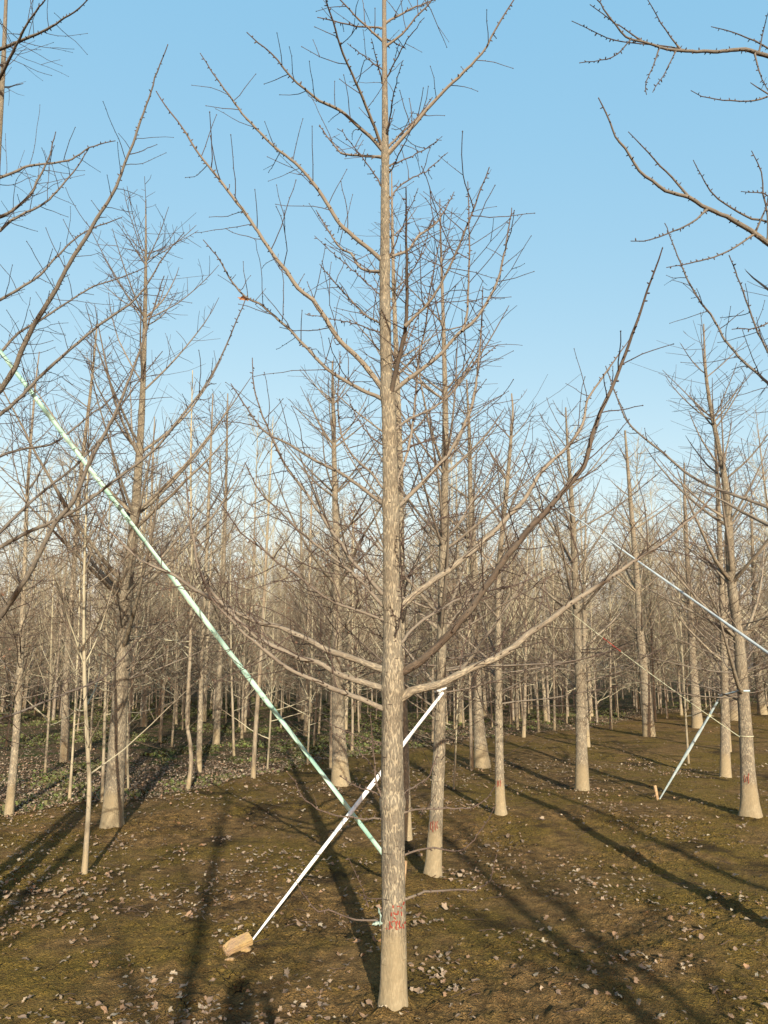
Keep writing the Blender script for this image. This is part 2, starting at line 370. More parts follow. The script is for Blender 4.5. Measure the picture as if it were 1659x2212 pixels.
def sticks():
    T = Tubes(); r_ = np.random.RandomState(91); RR = []
    for k in range(900):
        y = r_.uniform(2.6, 13); x = r_.uniform(-.65, .65) * (y + .5); z = gz(x, y) + .012; a = r_.uniform(0, 6.28); L = r_.uniform(.03, .16)
        p = [np.array([x, y, z])]; 
        for i in range(3): a += r_.normal(0, .3); p.append(p[-1] + np.array([math.cos(a), math.sin(a), r_.normal(0, .12)]) * L / 3)
        T.add(p, np.linspace(.0022, .0012, 4) * r_.uniform(.6, 1.2), 4)
    tag(link("fallen_twigs", T.mesh("fallen_twigs"), M_BARK), "thin broken twigs scattered over the bare soil", "twigs", kind="stuff")
sticks()
def cover():
    VV, TT, RR = [], [], []; n = 0; cnt = 0
    while cnt < 11000:
        y = rng.uniform(7, 42); x = rng.uniform(-.72, .72) * y
        if y < edge_y(x) + .15: continue
        d = vn(x * .8 + 70, y * .8 + 12) * .65 + vn(x * 2.6, y * 2.6 + 80) * .35
        lim = .535 + (.10 if x > 2 else 0)
        if d < lim: continue
        z = gz(x, y); cnt += 1; hgt = rng.uniform(.015, .05) * (1 + y * .012)
        for q in range(6):
            a = rng.uniform(0, 6.28); wd = rng.uniform(.006, .018) * (1 + y * .03); ox, oy = rng.normal(0, .035, 2); le = rng.uniform(.4, 1)
            dx, dy = math.cos(a), math.sin(a)
            V = np.array([[ox - dy * wd, oy + dx * wd, 0], [ox + dy * wd, oy - dx * wd, 0], [ox + dx * hgt * .8 + dy * wd, oy + dy * hgt * .8 - dx * wd, hgt * le], [ox + dx * hgt * .8 - dy * wd, oy + dy * hgt * .8 + dx * wd, hgt * le]]) + [x, y, z]
            VV.append(V); TT.append([n, n + 1, n + 2, n + 3]); n += 4; RR.append(np.full(4, rng.rand()))
    me = mk_mesh("green_ground_cover", np.concatenate(VV), np.array(TT), smooth=False)
    a = me.attributes.new("rnd", 'FLOAT', 'POINT'); a.data.foreach_set("value", np.concatenate(RR).astype(np.float32))
    tag(link("green_ground_cover", me, M_GRASS), "patchy low green weeds growing under the young trees", "ground cover", kind="stuff")
cover()

# ------------------------------------------------------------------ branches
def resample(pts, step):
    pts = np.asarray(pts, float)
    # Catmull-Rom through the points
    Pp = np.vstack([2 * pts[0] - pts[1], pts, 2 * pts[-1] - pts[-2]]); out = []
    for i in range(1, len(Pp) - 2):
        p0, p1, p2, p3 = Pp[i - 1:i + 3]; k = max(1, int(np.linalg.norm(p2 - p1) / step))
        for t in np.arange(k) / k:
            out.append(.5 * ((2 * p1) + (-p0 + p2) * t + (2 * p0 - 5 * p1 + 4 * p2 - p3) * t * t + (-p0 + 3 * p1 - 3 * p2 + p3) * t ** 3))
    out.append(pts[-1]); return np.array(out)
def spur(T, p, d, rg, s=1.0):
    d = unit(d); L = rg.uniform(.004, .011) * s; r = rg.uniform(.0016, .0028) * s
    T.add([p, p + d * L * .6, p + d * L], [r, r * 1.1, r * .3], 4)
def twig(T, p, d, L, r, rg, sides=4, spurs=True, up=.25):
    n = max(3, int(L / .05) + 1) if spurs else 4
    pts = [p]; d = unit(d); st = L / (n - 1)
    for i in range(n - 1):
        d = unit(d + rg.normal(0, .09, 3) + np.array([0, 0, up * .3 * st / .06 * .25]))
        pts.append(pts[-1] + d * st)
    pts = np.array(pts); rr = r * np.linspace(1, .62, n)
    T.add(pts, rr, sides)
    if spurs:
        for i in range(1, n - 1):
            q = unit(np.cross(d, rg.normal(0, 1, 3))); spur(T, pts[i], q + d * .3, rg, .8)
        T.add([pts[-1] - d * .002, pts[-1] + d * .002, pts[-1] + d * .006], [r * .8, r * 1.25, r * .3], sides)
    return pts
def dress(T, pts, rads, rg, spacing=.10, Lm=.26, tr=.0019, a=.08, b=.78, sides=3, spurs=True, sub=True, fan=1.0):
    """side twigs and spurs along a branch"""
    seg = np.linalg.norm(np.diff(pts, axis=0), axis=1); Ls = np.concatenate([[0], np.cumsum(seg)]); Lt = Ls[-1]
    s = a * Lt + rg.uniform(0, spacing); sgn = rg.choice([-1, 1])
    while s < b * Lt:
        i = min(len(pts) - 2, int(np.searchsorted(Ls, s)) - 1); i = max(i, 0); p = pts[i] + (pts[i + 1] - pts[i]) * ((s - Ls[i]) / max(seg[i], 1e-6))
        t = unit(pts[i + 1] - pts[i]); side = unit(np.cross(t, [0, 0, 1]) + 1e-6); nn = np.cross(side, t)
        ph = rg.normal(.15, .75); d = t * rg.uniform(.35, .75) + (side * sgn * math.cos(ph) + nn * math.sin(ph)) * fan
        f = s / Lt; L = Lm * rg.uniform(.45, 1.35) * (1.15 - .45 * f)
        if rg.rand() < .12: L *= .35
        tp = twig(T, p, d, L, tr * rg.uniform(.85, 1.25), rg, sides, spurs)
        if sub and L > Lm * .95 and rg.rand() < .5:
            k = len(tp) // 2; twig(T, tp[k], (tp[k] - tp[k - 1]) + rg.normal(0, .5, 3) * np.linalg.norm(tp[k] - tp[k - 1]), L * .4, tr * .8, rg, sides, spurs)
        sgn = -sgn; s += spacing * rg.uniform(.5, 1.5)
    if spurs:
        s = .05 * Lt
        while s < Lt * .98:
            i = max(0, min(len(pts) - 2, int(np.searchsorted(Ls, s)) - 1)); p = pts[i] + (pts[i + 1] - pts[i]) * ((s - Ls[i]) / max(seg[i], 1e-6))
            t = unit(pts[i + 1] - pts[i]); q = unit(np.cross(t, rg.normal(0, 1, 3))); spur(T, p + q * rads[i] * .8, q + t * .2, rg, 1.7); s += rg.uniform(.02, .045)
def taper(pts, r0, rt, collar=True, power=.85):
    L = np.concatenate([[0], np.cumsum(np.linalg.norm(np.diff(pts, axis=0), axis=1))]); f = L / L[-1]
    r = rt + (r0 - rt) * (1 - f) ** power
    if collar: r = r * (1 + .45 * np.exp(-L / .035))
    return r
def px_branch(px, Y0, off, wpx, origin, rg, parent, mat=M_BARK, name="branch", rt=.0026, tr=.0019, spacing=.10, Lm=.26, a=.08, b=.76, root=None, twigs=True, step=.04, curve=1.0, label=None, wob=.0014, sides=8, sub=True):
    n = len(px); f = np.concatenate([[0], np.cumsum(np.hypot(*np.diff(np.array(px, float), axis=0).T))]); f /= f[-1]
    pts = [P(x, y, Y0 + off * (ff ** curve)) for (x, y), ff in zip(px, f)]
    if root is not None: pts = [np.asarray(root)] + pts
    r0 = wpx / 2 / F * depth(pts[1])
    pts = resample(pts, step); pts[2:] += rg.normal(0, wob, (len(pts) - 2, 3))
    rads = taper(pts, r0, min(rt, r0 * .8)); rads *= 1 + rg.normal(0, .035, len(rads))
    T = Tubes(); T.add(pts, rads, sides)
    T.add([pts[-1] - (pts[-1] - pts[-2]) * .05, pts[-1] + unit(pts[-1] - pts[-2]) * .004, pts[-1] + unit(pts[-1] - pts[-2]) * .009], [rt, rt * 1.3, rt * .3], 5)
    if twigs: dress(T, pts, rads, rg, spacing, Lm, tr, a, b, 4 if Y0 < 6 else 3, Y0 < 7, sub)
    elif Y0 < 7: dress(T, pts, rads, rg, 1e9, Lm, tr, a, b)
    o = link(name, T.mesh(name, origin), mat, parent)
    if label: o["label"] = label
    return pts
def trunk_obj(px, Y0, origin, parent, mat=M_BARK, sides=40, step=.03, knots=(), rg=rng, flare=.22):
    """px: list of (x, y, width) from the ground up, traced; Y0 the tree's distance"""
    pts = np.array([P(x, y, Y0) for x, y, w_ in px]); r = np.array([w_ / 2 / F * depth(p) for p, (x, y, w_) in zip(pts, px)])
    pts[0][2] = origin[2] - .06
    q = resample(np.column_stack([pts, r]), step); p3 = q[:, :3]; rr = q[:, 3]
    z = p3[:, 2] - origin[2]
    rr = rr * (1 + flare * np.exp(-np.maximum(z, 0) / .05)) * (1 + .02 * np.sin(z * 9) + rg.normal(0, .006, len(rr)))
    for kz in knots: rr = rr * (1 + .16 * np.exp(-((z - kz) / .035) ** 2))
    def radial(n, s):
        A = np.linspace(0, 2 * np.pi, s, endpoint=False)[None, :]; zz = np.arange(n)[:, None] * .12
        out = 1 + .035 * np.sin(A * 3 + zz * .3) + .02 * np.sin(A * 5 + 2 - zz * .5) + rg.normal(0, .012, (n, s))
        fl = np.exp(-np.maximum(z, 0) / .035)[:, None]
        return out + fl * (.035 * np.sin(A * 3 + 1.3) + .03 * np.sin(A * 7 + .4))
    T = Tubes(); T.add(p3, rr, sides, radial=radial)
    o = link("trunk", T.mesh("trunk", origin), mat, parent)
    return o, p3, rr
def trunk_at_z(p3, rr, z):
    x = np.interp(z, p3[:, 2], p3[:, 0]); y = np.interp(z, p3[:, 2], p3[:, 1]); return np.array([x, y, z]), float(np.interp(z, p3[:, 2], rr))
def brush_marks(strokes, p3, rr, origin, parent, wpx=5.0):
    """painted strokes that hug the trunk: pixel polylines dropped onto the bark"""
    V, Q = [], []
    for st in strokes:
        st = resample(np.array([(x, y, 0.) for x, y in st]), 1.2)[:, :2]
        n0 = len(V)
        for k, (x, y) in enumerate(st):
            t = st[min(k + 1, len(st) - 1)] - st[max(k - 1, 0)]; t = t / (np.hypot(*t) + 1e-6); nx = np.array([-t[1], t[0]])
            wv = wpx * (.65 + .5 * rng.rand())
            for s in (-.5, 0, .5):
                qx, qy = x + nx[0] * wv * s, y + nx[1] * wv * s
                d = ray(qx, qy); zc = CAMP[2] + d[2] * (p3[0][1] / d[1]); c, r = trunk_at_z(p3, rr, zc); r += .0012 + .0012 * (s == 0)
                A = d[0] ** 2 + d[1] ** 2; B = -2 * (d[0] * c[0] + d[1] * c[1]); Cc = c[0] ** 2 + c[1] ** 2 - (r * 1.035) ** 2
                disc = max(0, B * B - 4 * A * Cc); tt = (-B - math.sqrt(disc)) / (2 * A); V.append(CAMP + d * tt - np.asarray(origin))
        for k in range(len(st) - 1):
            a = n0 + k * 3; Q += [[a, a + 1, a + 4, a + 3], [a + 1, a + 2, a + 5, a + 4]]
    o = link("painted_mark", mk_mesh("painted_mark", np.array(V), np.array(Q), smooth=False), M_PAINT, parent)
    return o

def rand_crown(T, p3, rr, rg, z0, nb, Lmax, r_k=.42, el=(28, 50), twl=.3, twr=.0022, spacing=.12, sides=5, spurs=False, objs=None, shoots=0, whorl=True, tside=3, sub=True, low=0):
    """ascending limbs in loose whorls round a leader"""
    base = p3[0][2]; top = p3[-1][2]; H = top - base
    az = rg.uniform(0, 6.28); f = z0
    zs = np.sort(z0 + (1 - z0) * (rg.rand(nb) ** .9) * .97)
    for k, f in enumerate(zs):
        if whorl: f = round(f * 9) / 9 * .75 + f * .25
        f = min(max(f, z0), .97)
        z = base + f * H; c, r = trunk_at_z(p3, rr, z); az += 2.4 + rg.normal(0, .4)
        L = Lmax * (1 - ((f - z0) / (1 - z0)) ** 1.3 * .85) * rg.uniform(.65, 1.1)
        e = R(rg.uniform(*el)); n = 8; d = np.array([math.cos(az) * math.cos(e), math.sin(az) * math.cos(e), math.sin(e)]); pts = [c]
        cu = rg.uniform(.02, .11)
        for i in range(n): d = unit(d + np.array([0, 0, cu]) + rg.normal(0, .035, 3)); pts.append(pts[-1] + d * L / n)
        pts = np.array(pts); r0 = max(.004, r * r_k * rg.uniform(.75, 1.1)); rads = taper(pts, r0, .0028, False)
        TT = T if objs is None else Tubes()
        TT.add(pts, rads, sides)
        dress(TT, pts, rads, rg, spacing, twl * (.35 + .65 * L / Lmax), twr, .1, .88, tside, spurs, sub)
        if objs is not None: objs.append(TT)
    for k in range(low):   # long thin low branches near eye height
        f = rg.uniform(.2, .36); c, r = trunk_at_z(p3, rr, base + f * H); a = rg.uniform(0, 6.28); e = R(rg.uniform(-5, 28)); L = rg.uniform(.8, 1.7); d = np.array([math.cos(a) * math.cos(e), math.sin(a) * math.cos(e), math.sin(e)]); pts = [c]
        for i in range(8): d = unit(d + np.array([0, 0, .05]) + rg.normal(0, .07, 3)); pts.append(pts[-1] + d * L / 8)
        pts = np.array(pts); rads = taper(pts, rg.uniform(.005, .011), .0026, False); TT = T if objs is None else Tubes(); TT.add(pts, rads, 4); dress(TT, pts, rads, rg, spacing * 1.3, twl * .8, twr, .15, .95, tside, spurs, sub)
        if objs is not None: objs.append(TT)
    for k in range(shoots):
        f = rg.uniform(.12, .95); c, r = trunk_at_z(p3, rr, base + f * H); a = rg.uniform(0, 6.28)
        twig(T, c, np.array([math.cos(a), math.sin(a), rg.uniform(.1, .8)]), twl * rg.uniform(.8, 1.8) * 1.2 + r, twr, rg, tside, spurs)

# ------------------------------------------------------------------ the middle tree
def tree_root(name, base, label, group=None, cat="tree"):
    z = gz(base[0], base[1]); org = np.array([base[0], base[1], z]); return empty(name, org, label, cat, group), org
rg = np.random.RandomState(3)
Y1 = b1[1]; root, O1 = tree_root("ginkgo_tree", b1, "tall nearest bare tree in the middle, red paint marks low on its fissured trunk")
tk = [(851, 2190, 62), (851, 2120, 57), (851, 2000, 53), (849, 1850, 50.5), (847, 1700, 48), (847, 1550, 46), (848, 1460, 44), (847, 1350, 38.5), (845, 1200, 35), (843, 1050, 33), (840, 900, 30), (835, 800, 26), (832, 650, 23), (832, 500, 20), (832, 340, 16.5), (831, 200, 12), (830, 60, 9.5), (830, -60, 8), (831, -300, 4), (833, -420, 2.2)]
def zof(py, Y): return P(850, py, Y)[2] - O1[2]
knots1 = [zof(y, Y1) for y in (1490, 1450, 1300, 1090, 855, 835, 575, 335, 90, 1735)]
main_trunk, T1, R1 = trunk_obj(tk, Y1, O1, root, sides=56, step=.02, knots=knots1, rg=rg, flare=.12)
def rootpt(px0):
    p = P(px0[0], px0[1], Y1); c, r = trunk_at_z(T1, R1, p[2] - .02); return c + (p - c) * .25
MB = [  # polyline, depth offset at the tip (m, + = away), width px
 ([(826,324),(812,308),(769,268),(733,238),(690,218),(658,193),(626,163),(587,116),(558,93),(535,72)], -.35, 8),
 ([(825,317),(791,229),(762,161),(740,115),(719,47),(705,0),(698,-40)], -.75, 7),
 ([(841,329),(880,286),(941,215),(991,166),(1041,115),(1070,64),(1109,0),(1122,-25)], -.4, 9),
 ([(825,562),(801,541),(755,503),(733,483),(698,426),(672,390),(637,351),(594,318),(562,286),(530,254),(501,215),(480,186),(455,150),(433,116)], .25, 10),
 ([(824,836),(787,788),(733,734),(712,702),(676,648),(644,623),(619,587),(590,551),(558,501),(523,451),(494,415),(462,372),(430,333),(394,276),(358,229),(338,199)], -.3, 12),
 ([(822,860),(769,836),(719,806),(683,774),(637,723),(594,684),(559,655),(533,644),(501,609),(473,559),(440,520)], .45, 9),
 ([(843,862),(853,810),(866,756),(877,702),(879,640),(878,540),(877,408)], -.75, 11),
 ([(875,705),(900,680),(934,645),(977,562),(1013,476),(1056,364)], -.3, 6.5),
 ([(850,845),(884,817),(930,784),(966,749),(991,720),(1023,695),(1056,646),(1077,600),(1091,537),(1102,476),(1106,450)], .2, 10),
 ([(998,716),(1009,680),(1012,600),(1014,537),(1011,394)], .1, 5),
 ([(855,1099),(884,1071),(930,1024),(973,974),(1002,920),(1023,860),(1038,738),(1043,620)], .5, 10),
 ([(826,1087),(794,1064),(762,1039),(726,1017),(683,996),(630,963),(576,935),(540,892),(500,830)], .3, 8.5),
 ([(866,1311),(898,1282),(952,1243),(1006,1203),(1059,1157),(1099,1114),(1134,1078),(1168,1021),(1223,967),(1258,917),(1269,863),(1294,827),(1316,795),(1359,734)], .55, 16),
 ([(862,1454),(898,1436),(952,1390),(1006,1329),(1070,1239),(1113,1178),(1134,1153),(1180,1103),(1230,1046),(1262,1006),(1273,963),(1287,917),(1309,867),(1330,817),(1351,763),(1373,702),(1398,629),(1432,537)], -1.1, 19),
 ([(865,1508),(891,1492),(946,1479),(1008,1448),(1052,1430),(1103,1404),(1137,1372),(1183,1343),(1233,1304),(1287,1268),(1334,1236),(1377,1207),(1430,1175),(1470,1139),(1505,1110),(1531,1082),(1559,1046)], .1, 20),
 ([(820,1444),(791,1433),(741,1415),(708,1404),(665,1382),(604,1354),(561,1347),(537,1336),(483,1307),(412,1268),(376,1243),(304,1210),(251,1160),(229,1139),(190,1080)], .5, 16),
 ([(829,1488),(774,1470),(715,1448),(686,1430),(646,1422),(609,1404),(579,1390),(540,1364),(480,1304),(433,1239),(419,1168),(408,1114),(402,1020)], .2, 15),
 ([(820,1528),(781,1510),(730,1492),(679,1470),(639,1452),(606,1433),(573,1404),(530,1370),(490,1330),(455,1290),(430,1230)], -.3, 12),
 ([(825,1282),(791,1243),(762,1214),(740,1178),(715,1146),(683,1096),(647,1046),(619,1010),(604,981),(561,881),(547,827),(545,774)], .5, 9),
 ([(825,1307),(787,1264),(755,1232),(720,1205),(680,1175),(640,1140),(600,1100),(560,1060),(530,1000)], .1, 8),
 ([(819,1336),(770,1318),(720,1300),(680,1275),(640,1240),(600,1215),(560,1180),(520,1150),(480,1090)], -.4, 6),
 ([(825,1053),(805,1024),(769,992),(744,956),(733,917),(730,860),(735,760)], .7, 5.5),
 ([(850,1060),(877,988),(891,917),(898,845),(905,774),(920,702),(930,620),(950,520)], .6, 6.5),
 ([(826,587),(791,584),(773,573),(758,548),(730,530),(683,455)], .5, 7),
 ([(841,555),(880,541),(905,509),(941,483),(970,437),(981,415)], .6, 7),
 ([(826,340),(791,337),(744,333),(726,319),(690,272)], .45, 6),
 ([(841,315),(869,286),(898,258),(934,211)], .4, 5),
 ([(826,61),(769,56),(719,45),(687,38)], .1, 4),
 ([(826,88),(791,57),(755,21),(735,0),(715,-25)], -.2, 5),
 ([(836,98),(869,72),(898,39),(930,4),(948,-25)], -.1, 5),
 ([(837,47),(873,27),(934,0),(965,-15)], .2, 4.5),
 ([(865,1390),(900,1350),(950,1318),(1000,1290),(1060,1275),(1120,1262),(1180,1230)], .8, 7),
 ([(852,930),(885,905),(930,885),(975,850),(1010,800),(1075,745)], .8, 6),
 ([(826,700),(790,680),(750,640),(715,600),(690,570)], .8, 5),
]
labels1 = {13: "reddish limb with painted-in shade reaching out to the right towards the camera", 6: "shoot with painted-in shade rising close beside the leader"}
for k, (px, off, wp) in enumerate(MB):
    rp = rootpt(px[0]) if k not in (7, 9) else None
    m = M_BARK_SHADED if k in (6, 13) else M_BARK
    big = wp > 9
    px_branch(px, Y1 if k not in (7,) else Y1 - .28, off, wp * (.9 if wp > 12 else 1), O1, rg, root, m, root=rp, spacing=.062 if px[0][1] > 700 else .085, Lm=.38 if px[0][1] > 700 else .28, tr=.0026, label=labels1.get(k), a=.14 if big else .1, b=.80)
SH = [  # thin shoots off the trunk
 ([(834,84),(855,93),(877,106)], .2, 3.5), ([(837,165),(873,97),(914,39)], -.3, 3), ([(834,297),(851,204),(868,134)], -.4, 3.5), ([(828,183),(803,88)], -.3, 3),
 ([(826,150),(751,95)], .1, 3), ([(841,430),(869,397),(927,365),(966,329)], .1, 3.5), ([(841,358),(898,333),(952,301)], .2, 3.2), ([(826,405),(791,351),(733,279)], -.1, 3.2),
 ([(843,370),(880,297),(895,265)], -.3, 3), ([(840,560),(877,408 + 60),(902,410)], -.2, 3), ([(840,680),(880,600),(905,560),(935,470)], .3, 3), ([(840,790),(870,760),(900,690),(920,640)], .3, 3.2),
 ([(825,640),(780,600),(735,560),(680,510)], .2, 3), ([(825,720),(770,700),(720,690),(660,680)], .4, 3), ([(825,960),(790,930),(760,880),(750,850)], .3, 3.5), ([(850,990),(900,960),(960,940),(1010,930)], .5, 3.2),
 ([(852,1180),(900,1150),(950,1120),(1010,1105)], .4, 3.5), ([(826,1190),(780,1150),(730,1130),(690,1120)], .4, 3.5), ([(862,1280),(868,1240),(872,1200),(868,1150),(876,1100)], -.3, 3), ([(848,1395),(862,1345),(868,1310),(868,1250)], -.35, 4),
 ([(821,1769),(774,1766),(712,1758),(672,1737),(650,1715),(639,1689),(622,1673)], -.1, 4.5), ([(825,1722),(796,1707),(756,1693),(735,1676)], .15, 4),
 ([(865,1758),(898,1749),(953,1746),(1022,1744),(1052,1722),(1070,1696)], .0, 5), ([(872,1848),(905,1835),(953,1833),(978,1841),(1015,1824),(1041,1791),(1070,1740)], -.1, 4.5),
 ([(874,1943),(905,1930),(960,1923),(1033,1919),(1059,1901),(1070,1848)], -.15, 6), ([(825,1990),(767,1985),(737,1976),(708,1965),(686,1969),(661,1941),(642,1905)], -.1, 4.5),
 ([(825,1941),(796,1939),(779,1932)], .05, 3.5), ([(832,1735),(815,1700),(807,1638),(803,1587),(801,1540)], -.12, 5), ([(862,1722),(905,1693),(927,1674),(946,1623)], .2, 4.5),
 ([(825,1690),(818,1674),(792,1641),(759,1609),(715,1583)], .1, 3), ([(825,1606),(799,1598),(745,1579),(704,1554)], .15, 2.5),
]
for k, (px, off, wp) in enumerate(SH):
    low = px[0][1] > 1500
    px_branch(px, Y1, off, wp, O1, rg, root, M_BARK, name="shoot", root=rootpt(px[0]), twigs=True, spacing=.2 if low else .09, Lm=.07 if low else .14, tr=.0016 if low else .0023, rt=.0018, step=.03, sides=6, sub=False, b=.7, wob=.0025)
px_branch([(796,1959),(781,1916),(765,1880),(752,1852)], Y1, -.05, 2.4, O1, rg, root, M_BARK, name="shoot", twigs=False, rt=.001)
c12 = lambda x, y: ((1350 + x * 500 / 1659) / 1.8517, (3300 + y * 500 / 1659) / 1.8517)
strk = [[(733,1065),(740,1085),(736,1104)],[(788,1086),(806,1080),(826,1080)],[(850,1085),(845,1110)],[(888,1018),(880,1035),(870,1062)],[(745,1155),(758,1182),(785,1180)],[(770,1178),(798,1186),(806,1138)],[(845,1150),(852,1175),(850,1205)],[(716,1160),(714,1212)],[(748,1218),(760,1240),(778,1250)],
 [(690,1278),(698,1330),(688,1388)],[(697,1320),(712,1345),(728,1374)],[(720,1292),(738,1278),(758,1275)],[(772,1278),(782,1330),(774,1380),(800,1382)],[(788,1300),(797,1268)],[(826,1268),(820,1320),(832,1372)],[(850,1352),(852,1372)],[(868,1312),(876,1340),(882,1374)],[(900,1280),(896,1312)],[(645,1368),(655,1384)]]
brush_marks([[c12(*p) for p in s] for s in strk], T1, R1, O1, main_trunk, 3.3)

# ------------------------------------------------------------------ traced mid trees
TR = [
 # name, px trunk (x, y, w) from base, crown params, label, number of limbs as own parts
 ("ginkgo_tree", [(935,1905,38),(938,1850,34),(943,1750,29),(949,1620,26),(952,1480,22),(955,1350,20),(957,1200,18),(962,950,14),(959,750,9),(952,520,4),(950,430,2)], .27, 30, 1.35, "bare tree just right of the middle tree, red marks low, white strap tied on", True),
 ("ginkgo_tree", [(880,1812,22),(876,1700,20),(872,1550,18),(868,1300,15),(864,1000,13),(857,800,11),(850,600,8),(847,450,5),(846,370,2)], .35, 22, 1.2, "bare tree standing half hidden directly behind the middle tree's trunk", False),
 ("ginkgo_tree", [(1083,1770,26),(1080,1700,20),(1077,1500,16),(1076,1300,13),(1080,1200,11),(1095,1050,9),(1107,900,5),(1105,850,3)], .33, 20, 1.5, "slim bare tree with faint red marks, right of the tree with the white strap", True),
 ("ginkgo_tree", [(738,1700,42),(733,1600,30),(730,1500,26),(728,1350,21),(728,1250,17),(722,1000,11),(719,850,7),(718,780,3)], .33, 24, 2.0, "bare tree whose base stands just beside the mint green strap, left of the middle tree", True),
 ("ginkgo_tree", [(242,1790,46),(248,1700,40),(255,1580,35),(262,1450,31),(272,1280,25),(288,1150,21),(303,950,15),(310,800,11),(314,650,8),(315,540,5),(315,430,2)], .28, 34, 2.3, "thickest bare tree on the left with a broad pale trunk base", True),
 ("ginkgo_tree", [(20,1755,19),(34,1600,15),(45,1400,12),(52,1250,9),(60,1050,7),(75,850,4),(85,760,2)], .4, 16, 1.3, "bare tree with pale leaning trunk at the left edge of the photo", False),
 ("ginkgo_tree", [(140,1645,20),(143,1500,16),(148,1380,14),(158,1250,11),(172,1050,9),(195,850,6),(210,700,3)], .35, 18, 2.2, "grey trunked bare tree between the left edge and the thickest left tree", False),
 ("ginkgo_tree", [(1043,1655,34),(1036,1580,26),(1030,1500,22),(1024,1300,16),(1017,1100,11),(1014,950,8),(1008,820,3)], .35, 20, 2.2, "stout bare tree with flared base beyond the slim tree with red marks", False),
 ("ginkgo_tree", [(1258,1707,30),(1256,1600,24),(1254,1480,21),(1247,1350,16),(1241,1200,13),(1235,1080,10),(1226,960,6),(1222,880,3)], .36, 22, 2.0, "bare tree alone on open soil, centre of the photo's right half", True),
 ("ginkgo_tree", [(1403,1592,26),(1397,1520,22),(1391,1440,20),(1383,1370,16),(1376,1250,12),(1362,1080,9),(1350,930,4)], .3, 18, 2.2, "dark sided bare tree at the open soil's far edge, between lone tree and blue strap", False),
 ("ginkgo_tree", [(1567,1680,24),(1566,1580,18),(1565,1450,15),(1560,1300,12),(1552,1100,9),(1545,950,4)], .33, 16, 1.7, "bare tree just behind the knot of the pale blue strap", False),
 ("ginkgo_tree", [(1622,1767,44),(1617,1690,32),(1610,1560,26),(1600,1420,23),(1592,1340,21),(1580,1250,19),(1574,1130,16),(1566,1040,13),(1551,960,10),(1535,880,8),(1524,800,6),(1520,700,2.5)], .25, 28, 1.7, "bare fissured tree near the right edge that the pale blue strap is tied to", True),
 ("ginkgo_tree", [(1507,1572,24),(1502,1500,19),(1497,1430,16),(1490,1300,12),(1480,1100,7),(1478,1000,3)], .3, 16, 2.2, "grey bare tree straight behind the upper part of the pale blue strap", False),
 ("ginkgo_tree", [(1648,1545,20),(1640,1480,16),(1634,1400,13),(1628,1250,9),(1622,1080,4)], .3, 14, 2.2, "far bare tree at the right edge of the photo on the soil strip", False),
 ("ginkgo_tree", [(1586,1556,20),(1582,1480,16),(1580,1400,13),(1578,1250,9),(1575,1090,4)], .3, 14, 2.2, "far bare tree seen between the two right hand trunks beside the blue strap", False),
 ("ginkgo_tree", [(467,1612,16),(472,1500,13),(476,1400,11),(482,1250,9),(488,1050,6),(492,850,2.5)], .33, 16, 2.4, "grey bare tree on the green ground between the mint strap and the wavy sapling", False),
 ("ginkgo_tree", [(430,1665,13),(432,1550,12),(436,1400,10),(444,1250,8),(452,1050,6),(460,850,2.5)], .38, 16, 2.0, "bare tree straight behind the wavy stemmed sapling", False),
 ("ginkgo_tree", [(652,1553,17),(654,1500,13),(654,1430,11),(652,1300,8),(650,1100,4),(650,1040,2)], .3, 14, 2.4, "distant bare tree behind the mint strap on green ground", False),
 ("ginkgo_tree", [(997,1561,15),(995,1500,12),(993,1400,10),(990,1250,7),(985,1080,3)], .3, 14, 2.4, "distant bare tree seen just left of the stout tree with flared base", False),
 ("ginkgo_tree", [(311,1568,14),(313,1500,12),(316,1400,10),(322,1250,8),(330,1000,4),(334,900,2)], .3, 14, 2.6, "distant grey bare tree straight right of the thickest left tree", False),
 ("ginkgo_tree", [(1269,1617,13),(1266,1550,11),(1262,1450,9),(1262,1300,7),(1266,1100,3)], .33, 12, 2.0, "bare tree partly hidden behind the lone tree on open soil", False),
 ("ginkgo_tree", [(1574,1625,12),(1572,1560,10),(1570,1480,8),(1568,1300,6),(1566,1150,3)], .33, 12, 1.8, "slender bare tree partly hidden behind the tree at the blue strap's knot", False),
]
TINFO = {}
def make_traced(k, spec):
    name, tkp, z0, nb, Lmax, label, split = spec
    rgk = np.random.RandomState(100 + k); b = G(tkp[0][0], tkp[0][1]); Y = b[1]
    rt_, org = tree_root(name, b, label); near = Y < 9.5
    to, p3, rr = trunk_obj(tkp, Y, org, rt_, sides=28 if near else 14, step=.04 if near else .12, rg=rgk, flare=.15, mat=M_BARK)
    twr = .0028 if Y < 8 else .0032 if Y < 12 else .004; nb = int(nb * 1.35); Lmax *= 1.12; z0 *= .9
    sp_ = .075 if Y < 12 else .10
    T = Tubes(); objs = [] if split else None
    rand_crown(T, p3, rr, rgk, z0, nb, Lmax, twl=.46 if near else .5, twr=twr, spacing=sp_, sides=6 if near else 4, spurs=False, objs=objs, shoots=60, low=12)
    if split:
        for t in objs: link("branch", t.mesh("branch", org), M_BARK, rt_)
        link("shoots", T.mesh("shoots", org), M_BARK, rt_)["kind"] = "stuff"
    else: link("crown", T.mesh("crown", org), M_BARKS, rt_)
    TINFO[k] = (rt_, org, p3, rr, to); return rt_
for k, s in enumerate(TR): make_traced(k, s)
